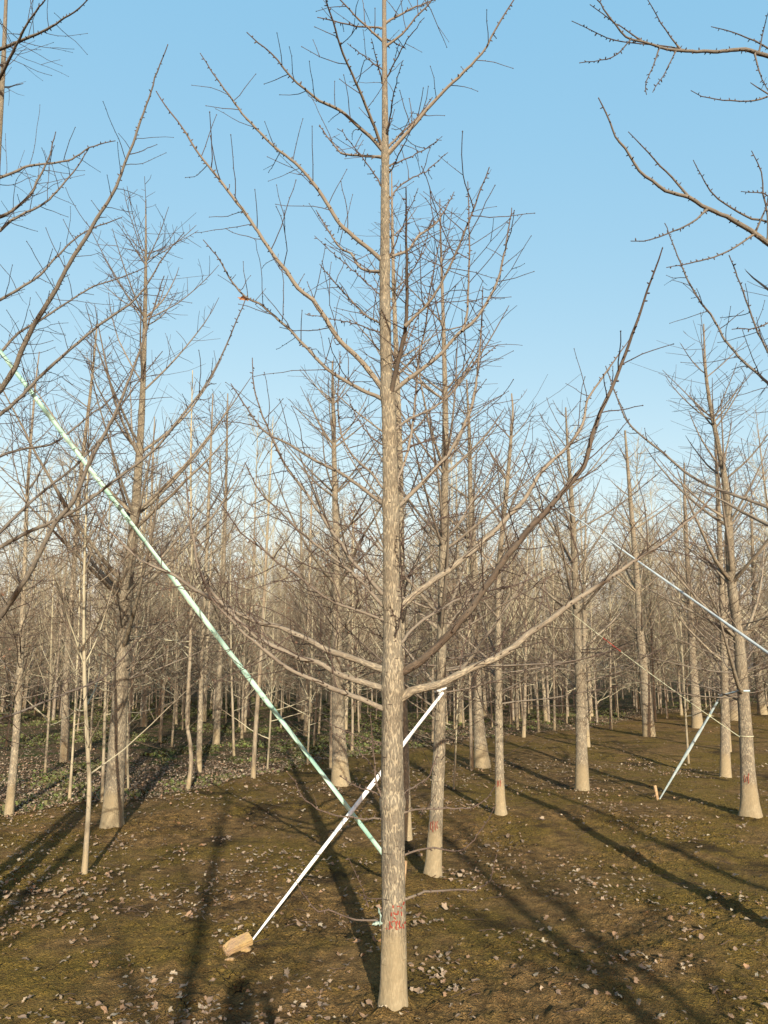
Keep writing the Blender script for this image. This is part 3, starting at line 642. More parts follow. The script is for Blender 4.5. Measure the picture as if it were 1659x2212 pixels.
# red marks on the neighbours
def marks(k, cx, cy, wpx, hpx, n, seed, sw=1.8):
    rgm = np.random.RandomState(seed); st = []
    for i in range(n):
        x = cx + (i - (n - 1) / 2) * wpx / n; y0 = cy - hpx / 2 + rgm.uniform(0, hpx * .3); y1 = cy + hpx / 2 - rgm.uniform(0, hpx * .3)
        st.append([(x, y0), (x + rgm.uniform(-1.5, 1.5), (y0 + y1) / 2), (x + rgm.uniform(-1.5, 1.5), y1)])
    brush_marks(st, TINFO[k][2], TINFO[k][3], TINFO[k][1], TINFO[k][4], sw)
marks(0, 938, 1785, 18, 26, 4, 1); marks(2, 1078, 1692, 10, 16, 3, 2, 1.5); marks(11, 1613, 1683, 14, 26, 3, 3, 1.6)

# ------------------------------------------------------------------ near trees whose trunks stand just outside the frame
def edge_tree(bpx, tkp, label, branches, seed, mirror_nb=8, Lm=.3):
    rgk = np.random.RandomState(seed); b = G(*bpx); Y = b[1]; rt_, org = tree_root("ginkgo_tree", b, label)
    to, p3, rr = trunk_obj(tkp, Y, org, rt_, sides=32, step=.04, rg=rgk, flare=.15)
    for px, off, wp in branches:
        # px listed from the trunk side to the tip; root is sought on the leader
        c, r = trunk_at_z(p3, rr, P(px[0][0], px[0][1], Y)[2] - .18)
        px_branch(px, Y, off, wp, org, rgk, rt_, M_BARKM, root=c, spacing=.07, Lm=.38, tr=.0026, rt=.003, a=.1, b=.8, curve=.8)
    objs = []; T = Tubes(); rand_crown(T, p3, rr, rgk, .3, mirror_nb, 1.5, objs=objs, spacing=.12, shoots=10)
    sgn = 1 if b[0] > 0 else -1
    for t in objs:
        V = np.concatenate(t.V); tipx = V[:, 0]
        if (tipx - b[0]).mean() * sgn > .05: link("branch", t.mesh("branch", org), M_BARK, rt_)   # only limbs leaning away from the frame
    return rt_, org, p3, rr
LB = [
 ([(-60,930),(0,842),(32,795),(47,756),(72,705),(100,659),(118,630),(154,562),(175,530),(193,501),(218,458),(247,412),(265,365),(283,322),(304,261),(322,211),(340,154),(363,98)], -.7, 13),
 ([(-40,128),(0,107),(50,86),(100,64),(140,39),(179,11),(200,-15)], -.6, 9),
 ([(-15,200),(0,168),(14,140),(39,90),(64,43),(97,0),(110,-25)], -.7, 9),
 ([(-40,1390),(0,1332),(47,1264),(72,1221),(118,1132),(158,1082),(193,999),(222,945),(251,888),(276,827),(304,752),(333,662),(354,598)], -.8, 14),
 ([(-50,1215),(0,1182),(68,1146),(118,1125),(172,1096),(233,1049),(304,996),(344,960),(372,924),(412,874),(444,831),(476,774),(507,702),(533,641)], -.2, 10),
 ([(-40,925),(0,895),(32,870),(90,810),(150,756),(215,702),(297,641),(351,559),(397,503)], .0, 9),
 ([(-40,668),(0,648),(43,623),(86,594),(118,559),(154,523),(190,498),(262,470)], .2, 7),
 ([(-30,512),(0,498),(25,476),(79,448),(107,430),(158,372),(193,319)], .1, 7),
 ([(-30,485),(0,469),(18,462),(64,423),(79,394),(104,344),(120,286)], -.2, 8),
 ([(-30,392),(0,383),(21,376),(64,358),(107,353),(154,344),(193,319),(247,304)], .1, 7),
 ([(-50,1575),(0,1554),(51,1535),(120,1506),(183,1483),(219,1466),(256,1433),(300,1380)], -.5, 6),
 ([(-45,1200),(0,1150),(60,1090),(120,1040),(170,1000),(230,930),(280,850),(350,760)], .5, 8),
 ([(-40,800),(0,762),(40,720),(90,690),(150,650),(200,620),(260,600),(320,575)], .5, 7),
 ([(-40,1010),(0,985),(50,970),(120,955),(190,900),(240,860),(290,790)], .8, 7),
]
lt, LO, LP, LR = edge_tree((-85, 2010), [(-85,2010,60),(-80,1850,52),(-72,1600,46),(-64,1400,42),(-50,1150,36),(-36,900,30),(-20,600,23),(-6,340,15),(6,160,10),(13,0,7),(18,-150,4),(20,-220,2)],
 "near bare tree outside the left edge whose long limbs cross the upper left sky", LB, 41)
RB = [
 ([(1705,140),(1659,122),(1609,107),(1552,111),(1505,111),(1441,106),(1412,97),(1377,88),(1351,79),(1330,54),(1312,32),(1298,7),(1280,-12)], -.5, 11),
 ([(1720,560),(1659,526),(1631,505),(1584,476),(1545,458),(1516,444),(1488,426),(1437,412),(1409,390),(1380,369),(1359,333),(1330,294),(1312,251),(1294,213)], -.6, 14),
 ([(1720,880),(1659,827),(1631,802),(1602,777),(1566,734),(1541,688),(1513,652),(1488,609),(1462,548),(1437,483)], .6, 8),
 ([(1730,880),(1690,820),(1659,760),(1638,720),(1620,673),(1602,620),(1575,553)], .1, 7),
 ([(1740,1125),(1700,1110),(1659,1096),(1602,1074),(1559,1060),(1513,1039),(1477,1017),(1427,974),(1387,942),(1355,910),(1330,852),(1309,792)], .5, 10),
]
RTW = [
 ([(1387,95),(1340,57),(1276,11)], 3), ([(1505,111),(1416,97),(1330,88),(1280,67),(1237,46)], 3), ([(1366,100),(1323,124),(1253,136)], 2.6), ([(1419,111),(1409,147),(1394,183),(1396,204)], 3.4),
 ([(1459,118),(1437,155),(1410,197)], 3), ([(1471,104),(1437,64),(1400,0)], 3.4), ([(1680,118),(1659,104),(1599,75),(1538,57)], 4), ([(1640,104),(1650,60),(1659,25)], 3.5), ([(1700,200),(1659,208),(1617,218),(1577,218),(1516,208),(1495,197)], 4.5), ([(1624,122),(1640,155),(1659,195)], 3.5),
 ([(1488,426),(1452,383),(1416,347),(1387,315),(1360,286)], 5), ([(1520,455),(1491,483),(1441,505),(1391,521),(1364,521)], 4.5), ([(1634,512),(1566,546),(1488,569),(1441,577)], 4.5), ([(1700,500),(1659,480),(1624,473),(1552,430),(1523,394),(1498,347)], 5.5), ([(1670,510),(1659,466),(1649,419),(1645,372),(1625,328)], 5),
 ([(1690,430),(1659,425),(1602,414)], 4), ([(1700,690),(1659,698),(1583,711)], 5), 
]
def right_near():
    rgk = np.random.RandomState(77); b = G(1800, 2075); Y = b[1]; rt_, org = tree_root("ginkgo_tree", b, "near bare tree outside the right edge whose limbs reach into the upper right sky")
    tkp = [(1800,2075,62),(1796,1900,54),(1792,1650,48),(1785,1400,42),(1780,1150,37),(1770,900,31),(1760,600,24),(1750,340,18),(1742,140,12),(1735,0,8),(1730,-150,3)]
    to, p3, rr = trunk_obj(tkp, Y, org, rt_, sides=32, step=.04, rg=rgk, flare=.15)
    for k, (px, off, wp) in enumerate(RB):
        c, r = trunk_at_z(p3, rr, P(px[0][0], px[0][1], Y)[2] - .12)
        bp = px_branch(px, Y, off, wp * .9, org, rgk, rt_, M_BARKM, root=c, twigs=k > 1, spacing=.08, Lm=.32, tr=.0026, rt=.0032, curve=.8)
        if k < 2:
            f = np.array(px, float)
            for tp, tw_ in (RTW[:10] if k == 0 else RTW[10:]):
                rel = bp - CAMP; dd = rel @ FWD; qx = rel[:, 0] / dd * F + CX; qy = CY - (rel @ UP) / dd * F
                i = int(np.argmin(np.hypot(qx - tp[0][0], qy - tp[0][1])))
                px_branch(tp[1:] if len(tp) > 2 else tp, bp[i][1] - .03, -.1, tw_, org, rgk, rt_, M_BARKM, name="shoot", root=bp[i], twigs=False, rt=.0024, step=.05, sides=6)
    objs = []; T = Tubes(); rand_crown(T, p3, rr, rgk, .3, 12, 1.5, objs=objs, spacing=.12)
    for t in objs:
        V = np.concatenate(t.V)
        if (V[:, 0] - b[0]).mean() > .05: link("branch", t.mesh("branch", org), M_BARK, rt_)
    return p3, rr
RP, RRr = right_near()

# ------------------------------------------------------------------ saplings and far trees (shared meshes, copied)
def straight_trunk(H, r, rg, lean=.03, n=14):
    z = np.linspace(-.05, H, n); wob = np.cumsum(rg.normal(0, lean * .35, (n, 2)), axis=0) * .3; wob -= wob[0]
    p = np.column_stack([wob, z]); rr = r * (1 - np.clip(z, 0, H) / H) ** .75 + .003; rr *= 1 + .25 * np.exp(-np.maximum(z, 0) / .06); return p, rr
def variant(kind, seed):
    rg = np.random.RandomState(seed); T0 = Tubes(); T = Tubes()
    if kind == 'sparse':
        H = rg.uniform(6.6, 7.4); p, rr = straight_trunk(H, rg.uniform(.07, .085), rg); T0.add(p, rr, 12)
        rand_crown(T, p, rr, rg, .3, 16, 1.9, twl=.34, twr=.0026, spacing=.16, sides=4, shoots=8, sub=False)
        return T0.mesh("trunk"), T.mesh("crown"), None
    if kind == 'ginkgo':
        H = rg.uniform(6.2, 7.6); p, rr = straight_trunk(H, rg.uniform(.045, .08), rg); T0.add(p, rr, 10)
        rand_crown(T, p, rr, rg, .16, 50, 2.5, twl=.55, twr=.0048, spacing=.11, sides=3, shoots=50, low=12)
        return T0.mesh("trunk"), T.mesh("crown"), None
    H = rg.uniform(4.0, 5.6); r = rg.uniform(.020, .034); p, rr = straight_trunk(H, r, rg, .06); T0.add(p, rr, 7)
    rand_crown(T, p, rr, rg, .26, 34, 1.4, r_k=.5, el=(35, 74), twl=.5, twr=.0042, spacing=.11, sides=3, whorl=False, shoots=30, low=6)
    lm = None
    if kind == 'leafy':
        V = np.concatenate(T.V); sel = V[rg.choice(len(V), 260)]; VV, QQ, RR_ = [], [], []
        for i, c in enumerate(sel):
            s = rg.uniform(.018, .04); m = rotm(rg.normal(0, .6), rg.normal(1.2, .4), rg.uniform(0, 6.28))
            q = np.array([[0, -s * .5, 0], [s, -s * .6, s * .2], [s * 1.5, 0, 0], [s, s * .6, s * .25]]) @ m.T + c; VV.append(q); QQ.append([4 * i, 4 * i + 1, 4 * i + 2, 4 * i + 3]); RR_.append(np.full(4, rg.rand()))
        lm = mk_mesh("dead_leaves", np.concatenate(VV), np.array(QQ), smooth=False); a = lm.attributes.new("rnd", 'FLOAT', 'POINT'); a.data.foreach_set("value", np.concatenate(RR_).astype(np.float32))
    return T0.mesh("trunk"), T.mesh("crown"), lm
def build_variant(kind, seed):
    t, c, lm = variant(kind, seed); t.materials.append(M_BARKS if kind in ('ginkgo', 'sparse') else M_POLE); c.materials.append(M_FAR)
    if lm: lm.materials.append(M_DEAD)
    return t, c, lm
VARS = {k: [build_variant(k, 500 + i + 50 * j) for i in range(6 if k != 'leafy' else 5)] for j, k in enumerate(('ginkgo', 'pole', 'leafy', 'sparse'))}
def place(kind, x, y, label, group, rg, scale=1.0, cat=None, tilt=(0, 0), rz=None, name=None):
    t, c, lm = VARS[kind][rg.randint(len(VARS[kind]))]
    e = empty(name or ("ginkgo_tree" if kind in ('ginkgo', 'sparse') else "sapling"), (x, y, gz(x, y)), label, cat or ("tree" if kind in ('ginkgo', 'sparse') else "sapling"), group)
    e.rotation_euler = (tilt[0], tilt[1], rg.uniform(0, 6.28) if rz is None else rz); e.scale = (scale,) * 3
    link("trunk", t, None, e); link("crown", c, None, e)
    if lm: link("dead_leaves", lm, None, e)
    return e
rg = np.random.RandomState(21); taken = [tuple(v[1][:2]) for v in TINFO.values()]
# traced slim saplings: base px, width, point higher up, label
SAP = [
 ([(182,1893,15),(187,1820,11),(193,1700,9.5),(188,1590,8.5),(183,1480,8),(181,1330,6),(183,1200,5),(190,1000,3),(192,900,1.6)], "smooth pale sapling standing alone on bare soil in front of the thickest left tree"),
 ([(405,1705,11),(413,1650,9),(410,1600,8.5),(404,1560,8),(407,1480,7.5),(411,1400,7),(414,1200,5),(412,1000,4),(416,800,2)], "wavy stemmed pale sapling left of the mint strap"),
 ([(547,1680,11),(551,1600,9.5),(559,1480,9),(566,1380,8),(575,1200,6),(585,1000,3),(590,900,1.5)], "straight pale sapling whose upper stem passes just left of the mint strap"),
 ([(150,1728,8),(156,1640,5),(164,1500,4.5),(170,1350,3.5),(176,1150,1.8)], "thin reddish sapling between the left edge trees and the thickest left tree"),
 ([(221,1730,8),(225,1600,6.5),(229,1440,6),(232,1250,4),(238,1050,2)], "slim sapling half hidden behind the thickest left tree's left side"),
 ([(278,1702,5),(275,1600,4.5),(274,1480,4),(276,1300,3),(280,1150,1.5)], "thin sapling rising right beside the thickest left tree's right side"),
 ([(1019,1660,9),(1017,1560,7),(1013,1430,6),(1010,1250,4),(1008,1080,2)], "thin pale sapling against the stout tree with flared base"),
 ([(1487,1645,5),(1482,1560,4.2),(1475,1440,4),(1468,1300,3),(1462,1150,1.5)], "very thin leaning sapling on the soil left of the blue strap"),
 ([(715,1655,9),(716,1560,8),(718,1450,7),(720,1300,5),(722,1100,2.5)], "sapling partly hidden behind the tree beside the mint strap"),
 ([(506,1632,6),(503,1540,5),(500,1450,4.5),(498,1300,3),(497,1150,1.5)], "thin pale sapling on green ground right of the wavy sapling"),
 ([(577,1661,4.5),(584,1560,4),(588,1450,3.5),(592,1300,1.5)], "very thin crooked sapling right of the straight pale sapling"),
 ([(664,1649,5),(668,1560,4),(672,1460,3.5),(676,1300,1.6)], "thin sapling under the mint strap left of the tree beside the strap"),
 ([(1131,1594,9),(1134,1520,7),(1135,1440,6),(1137,1300,4),(1140,1150,2)], "first pale sapling right of the slim tree with red marks"),
 ([(1164,1583,6),(1160,1500,5),(1158,1440,4.5),(1156,1300,3),(1155,1180,1.5)], "second pale sapling to the right of the slim tree with red marks"),
 ([(1198,1579,6),(1197,1500,5),(1196,1440,4.5),(1195,1300,3),(1194,1180,1.5)], "third pale sapling to the right of the slim tree with red marks"),
 ([(1319,1576,7),(1319,1500,5.5),(1318,1440,5),(1318,1300,3),(1318,1180,1.5)], "pale sapling midway between the lone tree on open soil and the dark sided tree"),
 ([(1416,1559,6),(1413,1500,5),(1410,1440,4.5),(1405,1300,3),(1402,1180,1.5)], "sapling close to the right side of the dark sided tree"),
 ([(980,1705,5),(984,1620,4),(988,1520,3.5),(992,1380,2.5),(994,1250,1.3)], "thin pale sapling between the tree with the white strap and the stout tree"),
 ([(97,1671,6),(103,1590,5),(108,1500,4.5),(112,1350,3),(118,1200,1.5)], "thin grey sapling right of the leaning tree at the left edge"),
 ([(371,1616,5),(376,1540,4.5),(380,1460,4),(384,1300,3),(388,1150,1.5)], "thin grey sapling left of the wavy sapling on green ground"),
]
for k, (tkp, label) in enumerate(SAP):
    rgk = np.random.RandomState(300 + k); b = G(tkp[0][0], tkp[0][1]); rt_, org = tree_root("sapling", b, label, cat="sapling"); taken.append(tuple(b[:2]))
    to, p3, rr = trunk_obj(tkp, b[1], org, rt_, mat=M_POLE, sides=12, step=.08, rg=rgk, flare=.05)
    T = Tubes(); rand_crown(T, p3, rr, rgk, .34, 26, 1.1, r_k=.5, el=(40, 68), twl=.36, twr=.0026 if b[1] < 10 else .0034, spacing=.15, sides=4, whorl=False, shoots=14, sub=False, low=3)
    link("crown", T.mesh("crown", org), M_FAR, rt_)

def free(x, y, d):
    for a, b in taken:
        if (a - x) ** 2 + (b - y) ** 2 < d * d: return False
    return True
# larger trees in loose rows behind
n = 0; tries = 0
while n < 46 and tries < 5000:
    tries += 1; y = rg.uniform(16, 42); x = rg.uniform(-.68, .68) * y
    if not free(x, y, 2.1): continue
    taken.append((x, y)); n += 1
    place('ginkgo', x, y, "distant bare tree with grey trunk standing in the rows at the back", "bare trees in the rows at the back", rg, rg.uniform(.85, 1.2), tilt=(rg.normal(0, .02), rg.normal(0, .02)))
n = 0; tries = 0
while n < 120 and tries < 9000:
    tries += 1; y = rg.uniform(11.5, 34); x = rg.uniform(-.66, .66) * y
    if y < edge_y(x) + .5 or not free(x, y, .8): continue
    taken.append((x, y)); n += 1; kind = 'leafy' if (x < .1 * y and rg.rand() < .55) else 'pole'
    if kind == 'pole': place(kind, x, y, "slender bare sapling without leaves growing on the green ground behind", "bare saplings on the green ground", rg, rg.uniform(.85, 1.2), tilt=(rg.normal(0, .03), rg.normal(0, .03)))
    else: place(kind, x, y, "slender sapling still holding dead brown leaves on the green ground behind", "saplings holding dead leaves", rg, rg.uniform(.85, 1.15), tilt=(rg.normal(0, .03), rg.normal(0, .03)))
# trees behind the camera: they throw the long shadows that cross the soil
hd = np.array([-math.sin(R(SUN_AZ)), math.cos(R(SUN_AZ))])
SHB = [((402, 2135), -5.0, "leafless tree behind the camera whose shadow runs left of the brick"), ((0, 1989), -2.0, "leafless tree behind the camera whose shadow meets the lone sapling at left"), ((0, 1879), .8, "leafless tree outside the left edge whose shadow crosses the far left soil"),
       ((1229, 2043), -4.2, "leafless tree behind the camera whose shadow crosses the right foreground"), ((1659, 1916), -2.4, "leafless tree outside the right edge whose shadow slants over the open soil"), ((1500, 2180), -6.5, "leafless tree far behind the camera whose crown shades the right corner"),        ((-500, 1960), -1.0, "leafless tree well outside the left edge of the photo")]
for (px, py), yb, lab in SHB:
    g = G(px, py)[:2]; t = (g[1] - yb) / hd[1]; b = g - hd * t
    place('sparse', b[0], b[1], lab, None, rg, 1.02)

# far thicket: a wood that reads as one brown mass
def thicket():
    rgt = np.random.RandomState(8); vs_ = []
    for s in range(7):
        T = Tubes(); H = rgt.uniform(5.6, 9.0); p, rr = straight_trunk(H, rgt.uniform(.014, .04), rgt, .05, 6); T.add(p, rr, 4)
        for k in range(46):
            f = rgt.uniform(.10, .93); c, r = trunk_at_z(p, rr, f * H); a = rgt.uniform(0, 6.28); e = R(rgt.uniform(10, 70)); L = rgt.uniform(.8, 2.0) * (1.2 - f * .7)
            d = np.array([math.cos(a) * math.cos(e), math.sin(a) * math.cos(e), math.sin(e)]); q = np.array([c, c + d * L * .5, c + d * L + [0, 0, L * .08]]); T.add(q, [max(.007, r * .4), .0075, .004], 3)
            for j in range(6):
                s0 = c + d * L * rgt.uniform(.15, .9); a2 = a + rgt.normal(0, 1.2); e2 = R(rgt.uniform(10, 75)); d2 = np.array([math.cos(a2) * math.cos(e2), math.sin(a2) * math.cos(e2), math.sin(e2)])
                T.add([s0, s0 + d2 * rgt.uniform(.3, .7)], [.0055, .0035], 3)
        vs_.append(T.arrays())
    VV, QQ, RR_ = [], [], []; n = 0; cnt = 0
    while cnt < 1250:
        y = 22 + 68 * rgt.rand() ** .8; x = rgt.uniform(-.75, .75) * y
        V, Q, Rr, U = vs_[rgt.randint(len(vs_))]; a = rgt.uniform(0, 6.28); s = rgt.uniform(.75, 1.25)
        V2 = V @ np.array([[math.cos(a), math.sin(a), 0], [-math.sin(a), math.cos(a), 0], [0, 0, 1]]) * s + [x, y, gz(x, y)]
        VV.append(V2); QQ.append(Q + n); RR_.append(Rr); n += len(V); cnt += 1
    me = mk_mesh("thicket", np.concatenate(VV), np.concatenate(QQ), np.concatenate(RR_))
    tag(link("thicket", me, M_FAR), "dense far wood of bare brown stems and twigs closing the view", "thicket", kind="stuff")
thicket()

# ------------------------------------------------------------------ straps, ropes, brick, stakes
def ribbon(name, p0, p1, w0, w1, w2, mat, label, cat, th=.002, roll=.35, twist=1.2, seed=1, sag=.0, parent=None, n=70):
    """a flat strap with real thickness; w0, w1, w2 = width at start, middle and end in metres"""
    rgk = np.random.RandomState(seed); p0 = np.asarray(p0, float); p1 = np.asarray(p1, float); t = unit(p1 - p0)
    V = []; mid = (p0 + p1) / 2; s = unit(np.cross(t, unit(mid - CAMP))); nrm = np.cross(s, t)
    for i in range(n):
        f = i / (n - 1); wd = np.interp(f, [0, .5, 1], [w0, w1, w2]) * (1 + .06 * math.sin(f * 37 + seed)); a = roll * math.sin(f * 6.28 * twist + seed) + .2 * math.sin(f * 23 + seed)
        c = p0 + (p1 - p0) * f - np.array([0, 0, sag * 4 * f * (1 - f)]); S = s * math.cos(a) + nrm * math.sin(a); Nn = -s * math.sin(a) + nrm * math.cos(a)
        for (u, v) in ((-.5, -th), (0, -th * 2.2), (.5, -th), (.5, th), (0, th * .2), (-.5, th)): V.append(c + S * wd * u + Nn * v)
    Q = []
    for i in range(n - 1):
        for k in range(6): Q.append([i * 6 + k, i * 6 + (k + 1) % 6, i * 6 + 6 + (k + 1) % 6, i * 6 + 6 + k])
    o = link(name, mk_mesh(name, np.array(V) - p0, np.array(Q), smooth=False), mat, parent, loc=tuple(p0) if parent is None else None)
    if label: tag(o, label, cat)
    return o
def wrap(parent, porg, c, r, h, mat, name="loop", tilt=0.0):
    """a band round a trunk or stake"""
    T = Tubes(); A = np.linspace(0, 2 * np.pi, 25); V, Q = [], []
    for a in A:
        for rr_, zz in ((r, -h / 2), (r + .004, -h / 2), (r + .004, h / 2), (r, h / 2)): V.append(np.asarray(c) + [rr_ * math.cos(a), rr_ * math.sin(a), zz + tilt * math.cos(a) * r] - np.asarray(porg))
    for i in range(24):
        for k in range(4): Q.append([i * 4 + k, i * 4 + (k + 1) % 4, i * 4 + 4 + (k + 1) % 4, i * 4 + 4 + k])
    return link(name, mk_mesh(name, np.array(V), np.array(Q), smooth=False), mat, parent)
def knot(parent, porg, c, s, mat, seed, name="knot"):
    rgk = np.random.RandomState(seed); T = Tubes()
    for k in range(5):
        a = rgk.normal(0, 1, 3); a /= np.linalg.norm(a); b = unit(np.cross(a, rgk.normal(0, 1, 3))); th = np.linspace(0, 5.2, 12)
        T.add(np.asarray(c) + s * (np.outer(np.cos(th), a) + np.outer(np.sin(th), b)) * (.6 + .1 * k), np.full(12, s * .32), 5)
    for k in range(3): twig(T, np.asarray(c), rgk.normal(0, 1, 3), s * 3.2, s * .25, rgk, 4, False)
    return link(name, T.mesh(name, porg), mat, parent)
def stake(px, py, hgt, r, tilt, label, top=None):
    g = G(px, py); z = gz(g[0], g[1]); T = Tubes(); d = unit(np.array([tilt[0], tilt[1], 1.0])); b = np.array([0, 0, 0.])
    T.add([b - d * .08, b, b + d * hgt * .5, b + d * hgt * .97, b + d * hgt], [r * .7, r * .95, r, r * 1.05, r * .7], 9)
    o = link("wooden_stake", T.mesh("wooden_stake", (0, 0, 0)), M_WOOD, None, (g[0], g[1], z)); tag(o, label, "stake"); return np.array([g[0], g[1], z])
def flat_ray_pt(px, py, Y): return P(px, py, Y)
mpx = lambda px, d: px / F * d
# mint strap: from the left edge tree down to a peg behind the middle tree
pa = P(-44, 701, LO[1]); gpeg = G(868, 1938); gpeg[2] = gz(gpeg[0], gpeg[1])
# line seen passing (0,759) and (818,1828): choose the far end on that line
pb = P(856, 1878, gpeg[1] - .1)
s1 = ribbon("strap", pa, P(870, 1900, gpeg[1]), mpx(9, 5), mpx(11, 5), mpx(8.5, 5.6), M_MINT, "long mint green strap slanting down from upper left to behind the middle tree's trunk", "strap", roll=.45, seed=2)
c, r = trunk_at_z(LP, LR, pa[2]); wrap(s1, pa, c, r + .003, .035, M_MINT)
kn = P(258, 1092, LO[1] + .25)
for q, (kx, ky) in enumerate(((161, 963), (274, 1112), (465, 1364))):
    f = (kx + 44) / 914.; kc = np.asarray(pa) + (np.asarray(P(870, 1900, gpeg[1])) - pa) * 0
    d = ray(kx, ky); A_ = P(870, 1900, gpeg[1]); tt = np.linspace(0, 1, 800); L = pa[None] + (A_ - pa)[None] * tt[:, None]; rel = L - CAMP; sx_ = rel[:, 0] / (rel @ FWD) * F + CX
    kc = L[int(np.argmin(np.abs(sx_ - kx)))]; knot(s1, pa, kc, .014, M_MINT, 60 + q, "joint")
ps = stake(871, 1925, .16, .016, (.1, .1), "short wooden peg hidden behind the middle tree where the mint strap ends")
# white strap
wb = P(541, 2036, G(541, 2040)[1]); wt_Y = TINFO[0][1][1] - .06; wt = P(957, 1496, wt_Y)
s2 = ribbon("strap", wb, wt, mpx(3.5, 4.8), mpx(9.2, 5.3), mpx(6, 5.8), M_WHITE, "white strap running from the brick up behind the middle tree to its right neighbour", "strap", roll=.3, seed=5)
c, r = trunk_at_z(TINFO[0][2], TINFO[0][3], wt[2] + .02); wrap(s2, wb, c, r + .004, .016, M_WHITE, tilt=.3); knot(s2, wb, wt + np.array([-.03, -.05, .01]), .010, M_WHITE, 7)
for dx_ in (0, 1): ribbon("tail", P(1001 - dx_ * 54, 1538 - dx_ * 8, wt_Y), P(1003 - dx_ * 52, 1524 - dx_ * 8, wt_Y), .012, .03, .01, M_WHITE, None, None, parent=s2, seed=dx_) if False else None
# pale blue strap
bb = P(1425, 1726, G(1425, 1728)[1]); kt = P(1558, 1502, TINFO[11][1][1] + .25)
s3 = ribbon("strap", bb, kt, mpx(2.5, 9.5), mpx(6.2, 9.2), mpx(3.5, 8.9), M_AQUA, "pale blue strap slanting from a wooden peg up to the tree near the right edge", "strap", roll=.3, seed=9)
c, r = trunk_at_z(TINFO[11][2], TINFO[11][3], P(1603, 1492, TINFO[11][1][1])[2]); wrap(s3, bb, c, r + .003, .018, M_AQUA); knot(s3, bb, kt, .014, M_WHITE, 12)
ribbon("tie_cord", kt - 0, c + np.array([-.05, -.02, .0]), .022, .018, .02, M_AQUA, None, None, seed=3, n=20); bpy.data.objects["tie_cord"].parent = s3; bpy.data.objects["tie_cord"].location = kt - bb
stake(1421, 1730, .17, .018, (-.12, .05), "upright wooden peg in the soil at the foot of the pale blue strap")
stake(1411, 1722, .03, .012, (1.2, .1), "small broken wood piece lying beside the pale blue strap's peg")
# thin rope with a red section
ra = P(1598, 1592, TINFO[11][1][1] - .12); rb = P(1235, 1325, TINFO[8][1][1] - .3)
def rope(name, a, b, r, mat, label, seed, lo=0, hi=1, parent=None, org=None, sag=.03):
    n = 40; f = np.linspace(lo, hi, n); pts = np.asarray(a)[None] + (np.asarray(b) - a)[None] * f[:, None]; pts[:, 2] -= sag * 4 * f * (1 - f)
    T = Tubes(); T.add(pts, np.full(n, r) * (1 + .12 * np.sin(np.arange(n) * 2.4)), 6); o = link(name, T.mesh(name, a if org is None else org), mat, parent, None if parent else tuple(a))
    if label: tag(o, label, "rope")
    return o
r1 = rope("rope", ra, rb, .0045, M_ROPE, "thin pale rope with a red length, left of the right edge tree", 1)
rope("red_section", ra, rb, .006, M_RED, None, 1, .66, .78, r1, ra); knot(r1, ra, ra + (rb - ra) * .15 - np.array([0, 0, .012]), .014, M_ROPE, 5)
c, r = trunk_at_z(TINFO[11][2], TINFO[11][3], ra[2]); wrap(r1, ra, c, r + .003, .009, M_ROPE)
# upper right strap from the near right tree to the slim tree
ua = P(1790, 1503, RP[0][1]); ub = P(1112, 1024, TINFO[2][1][1] - .0)
s4 = ribbon("strap", ua, ub, mpx(6.5, 5), mpx(3.4, 7), mpx(1.3, 9), plain("grey_strap", (.24, .28, .30), (.38, .43, .44), 9, .5), "greyish strap high among the branches at right, slanting down to the right edge", "strap", roll=.4, seed=14)
c, r = trunk_at_z(RP, RRr, ua[2]); wrap(s4, ua, c, r + .004, .03, M_AQUA)

def brick():
    g = G(512, 2054); z = gz(g[0], g[1]); root_ = link("brick", None) if False else None
    bm = bmesh.new(); bmesh.ops.create_cube(bm, size=1)
    bmesh.ops.scale(bm, vec=(.165, .075, .04), verts=bm.verts); bmesh.ops.bevel(bm, geom=bm.edges[:], offset=.007, segments=2, affect='EDGES')
    bmesh.ops.subdivide_edges(bm, edges=[e for e in bm.edges if e.calc_length() > .02], cuts=5, use_grid_fill=True)
    rb_ = random.Random(4)
    for v in bm.verts:
        v.co += Vector([rb_.uniform(-1, 1) for _ in range(3)]) * .0017
        if v.co.x < -.06: v.co.z -= .012 * rb_.random() + (abs(v.co.x) - .06) * .3 * (v.co.z > 0); v.co.y *= .9
    me = bpy.data.meshes.new("brick"); bm.to_mesh(me); bm.free()
    for p in me.polygons: p.use_smooth = False
    o = link("brick", me, M_BRICK, None, (g[0], g[1] + .02, z + .045)); o.rotation_euler = (R(28), R(-13), R(33))
    tag(o, "worn tan clay brick lying aslant beside the foot of the white strap", "brick")
    T = Tubes(); rg_ = np.random.RandomState(2)
    for k in range(3):
        a = np.array([rg_.uniform(0, .03), rg_.uniform(-.02, .02), 0]); pass
brick()
def chips():
    for k, (px, py, s) in enumerate([(527, 2042, .03), (535, 2040, .022), (500, 2063, .02), (492, 2063, .015)]):
        g = G(px, py + 6); bm = bmesh.new(); bmesh.ops.create_icosphere(bm, subdivisions=2, radius=s); rr_ = random.Random(k)
        for v in bm.verts: v.co = Vector((v.co.x * 1.3, v.co.y * .8, v.co.z * .55)) * rr_.uniform(.82, 1.12)
        me = bpy.data.meshes.new("clay_crumb"); bm.to_mesh(me); bm.free()
        o = link("clay_crumb", me, M_BRICK, None, (g[0], g[1], gz(g[0], g[1]) + s * .35)); o.rotation_euler = (.2, .3, k)
        tag(o, "small broken crumb of tan clay lying against the brick", "clay crumb", "clay crumbs beside the brick")
chips()
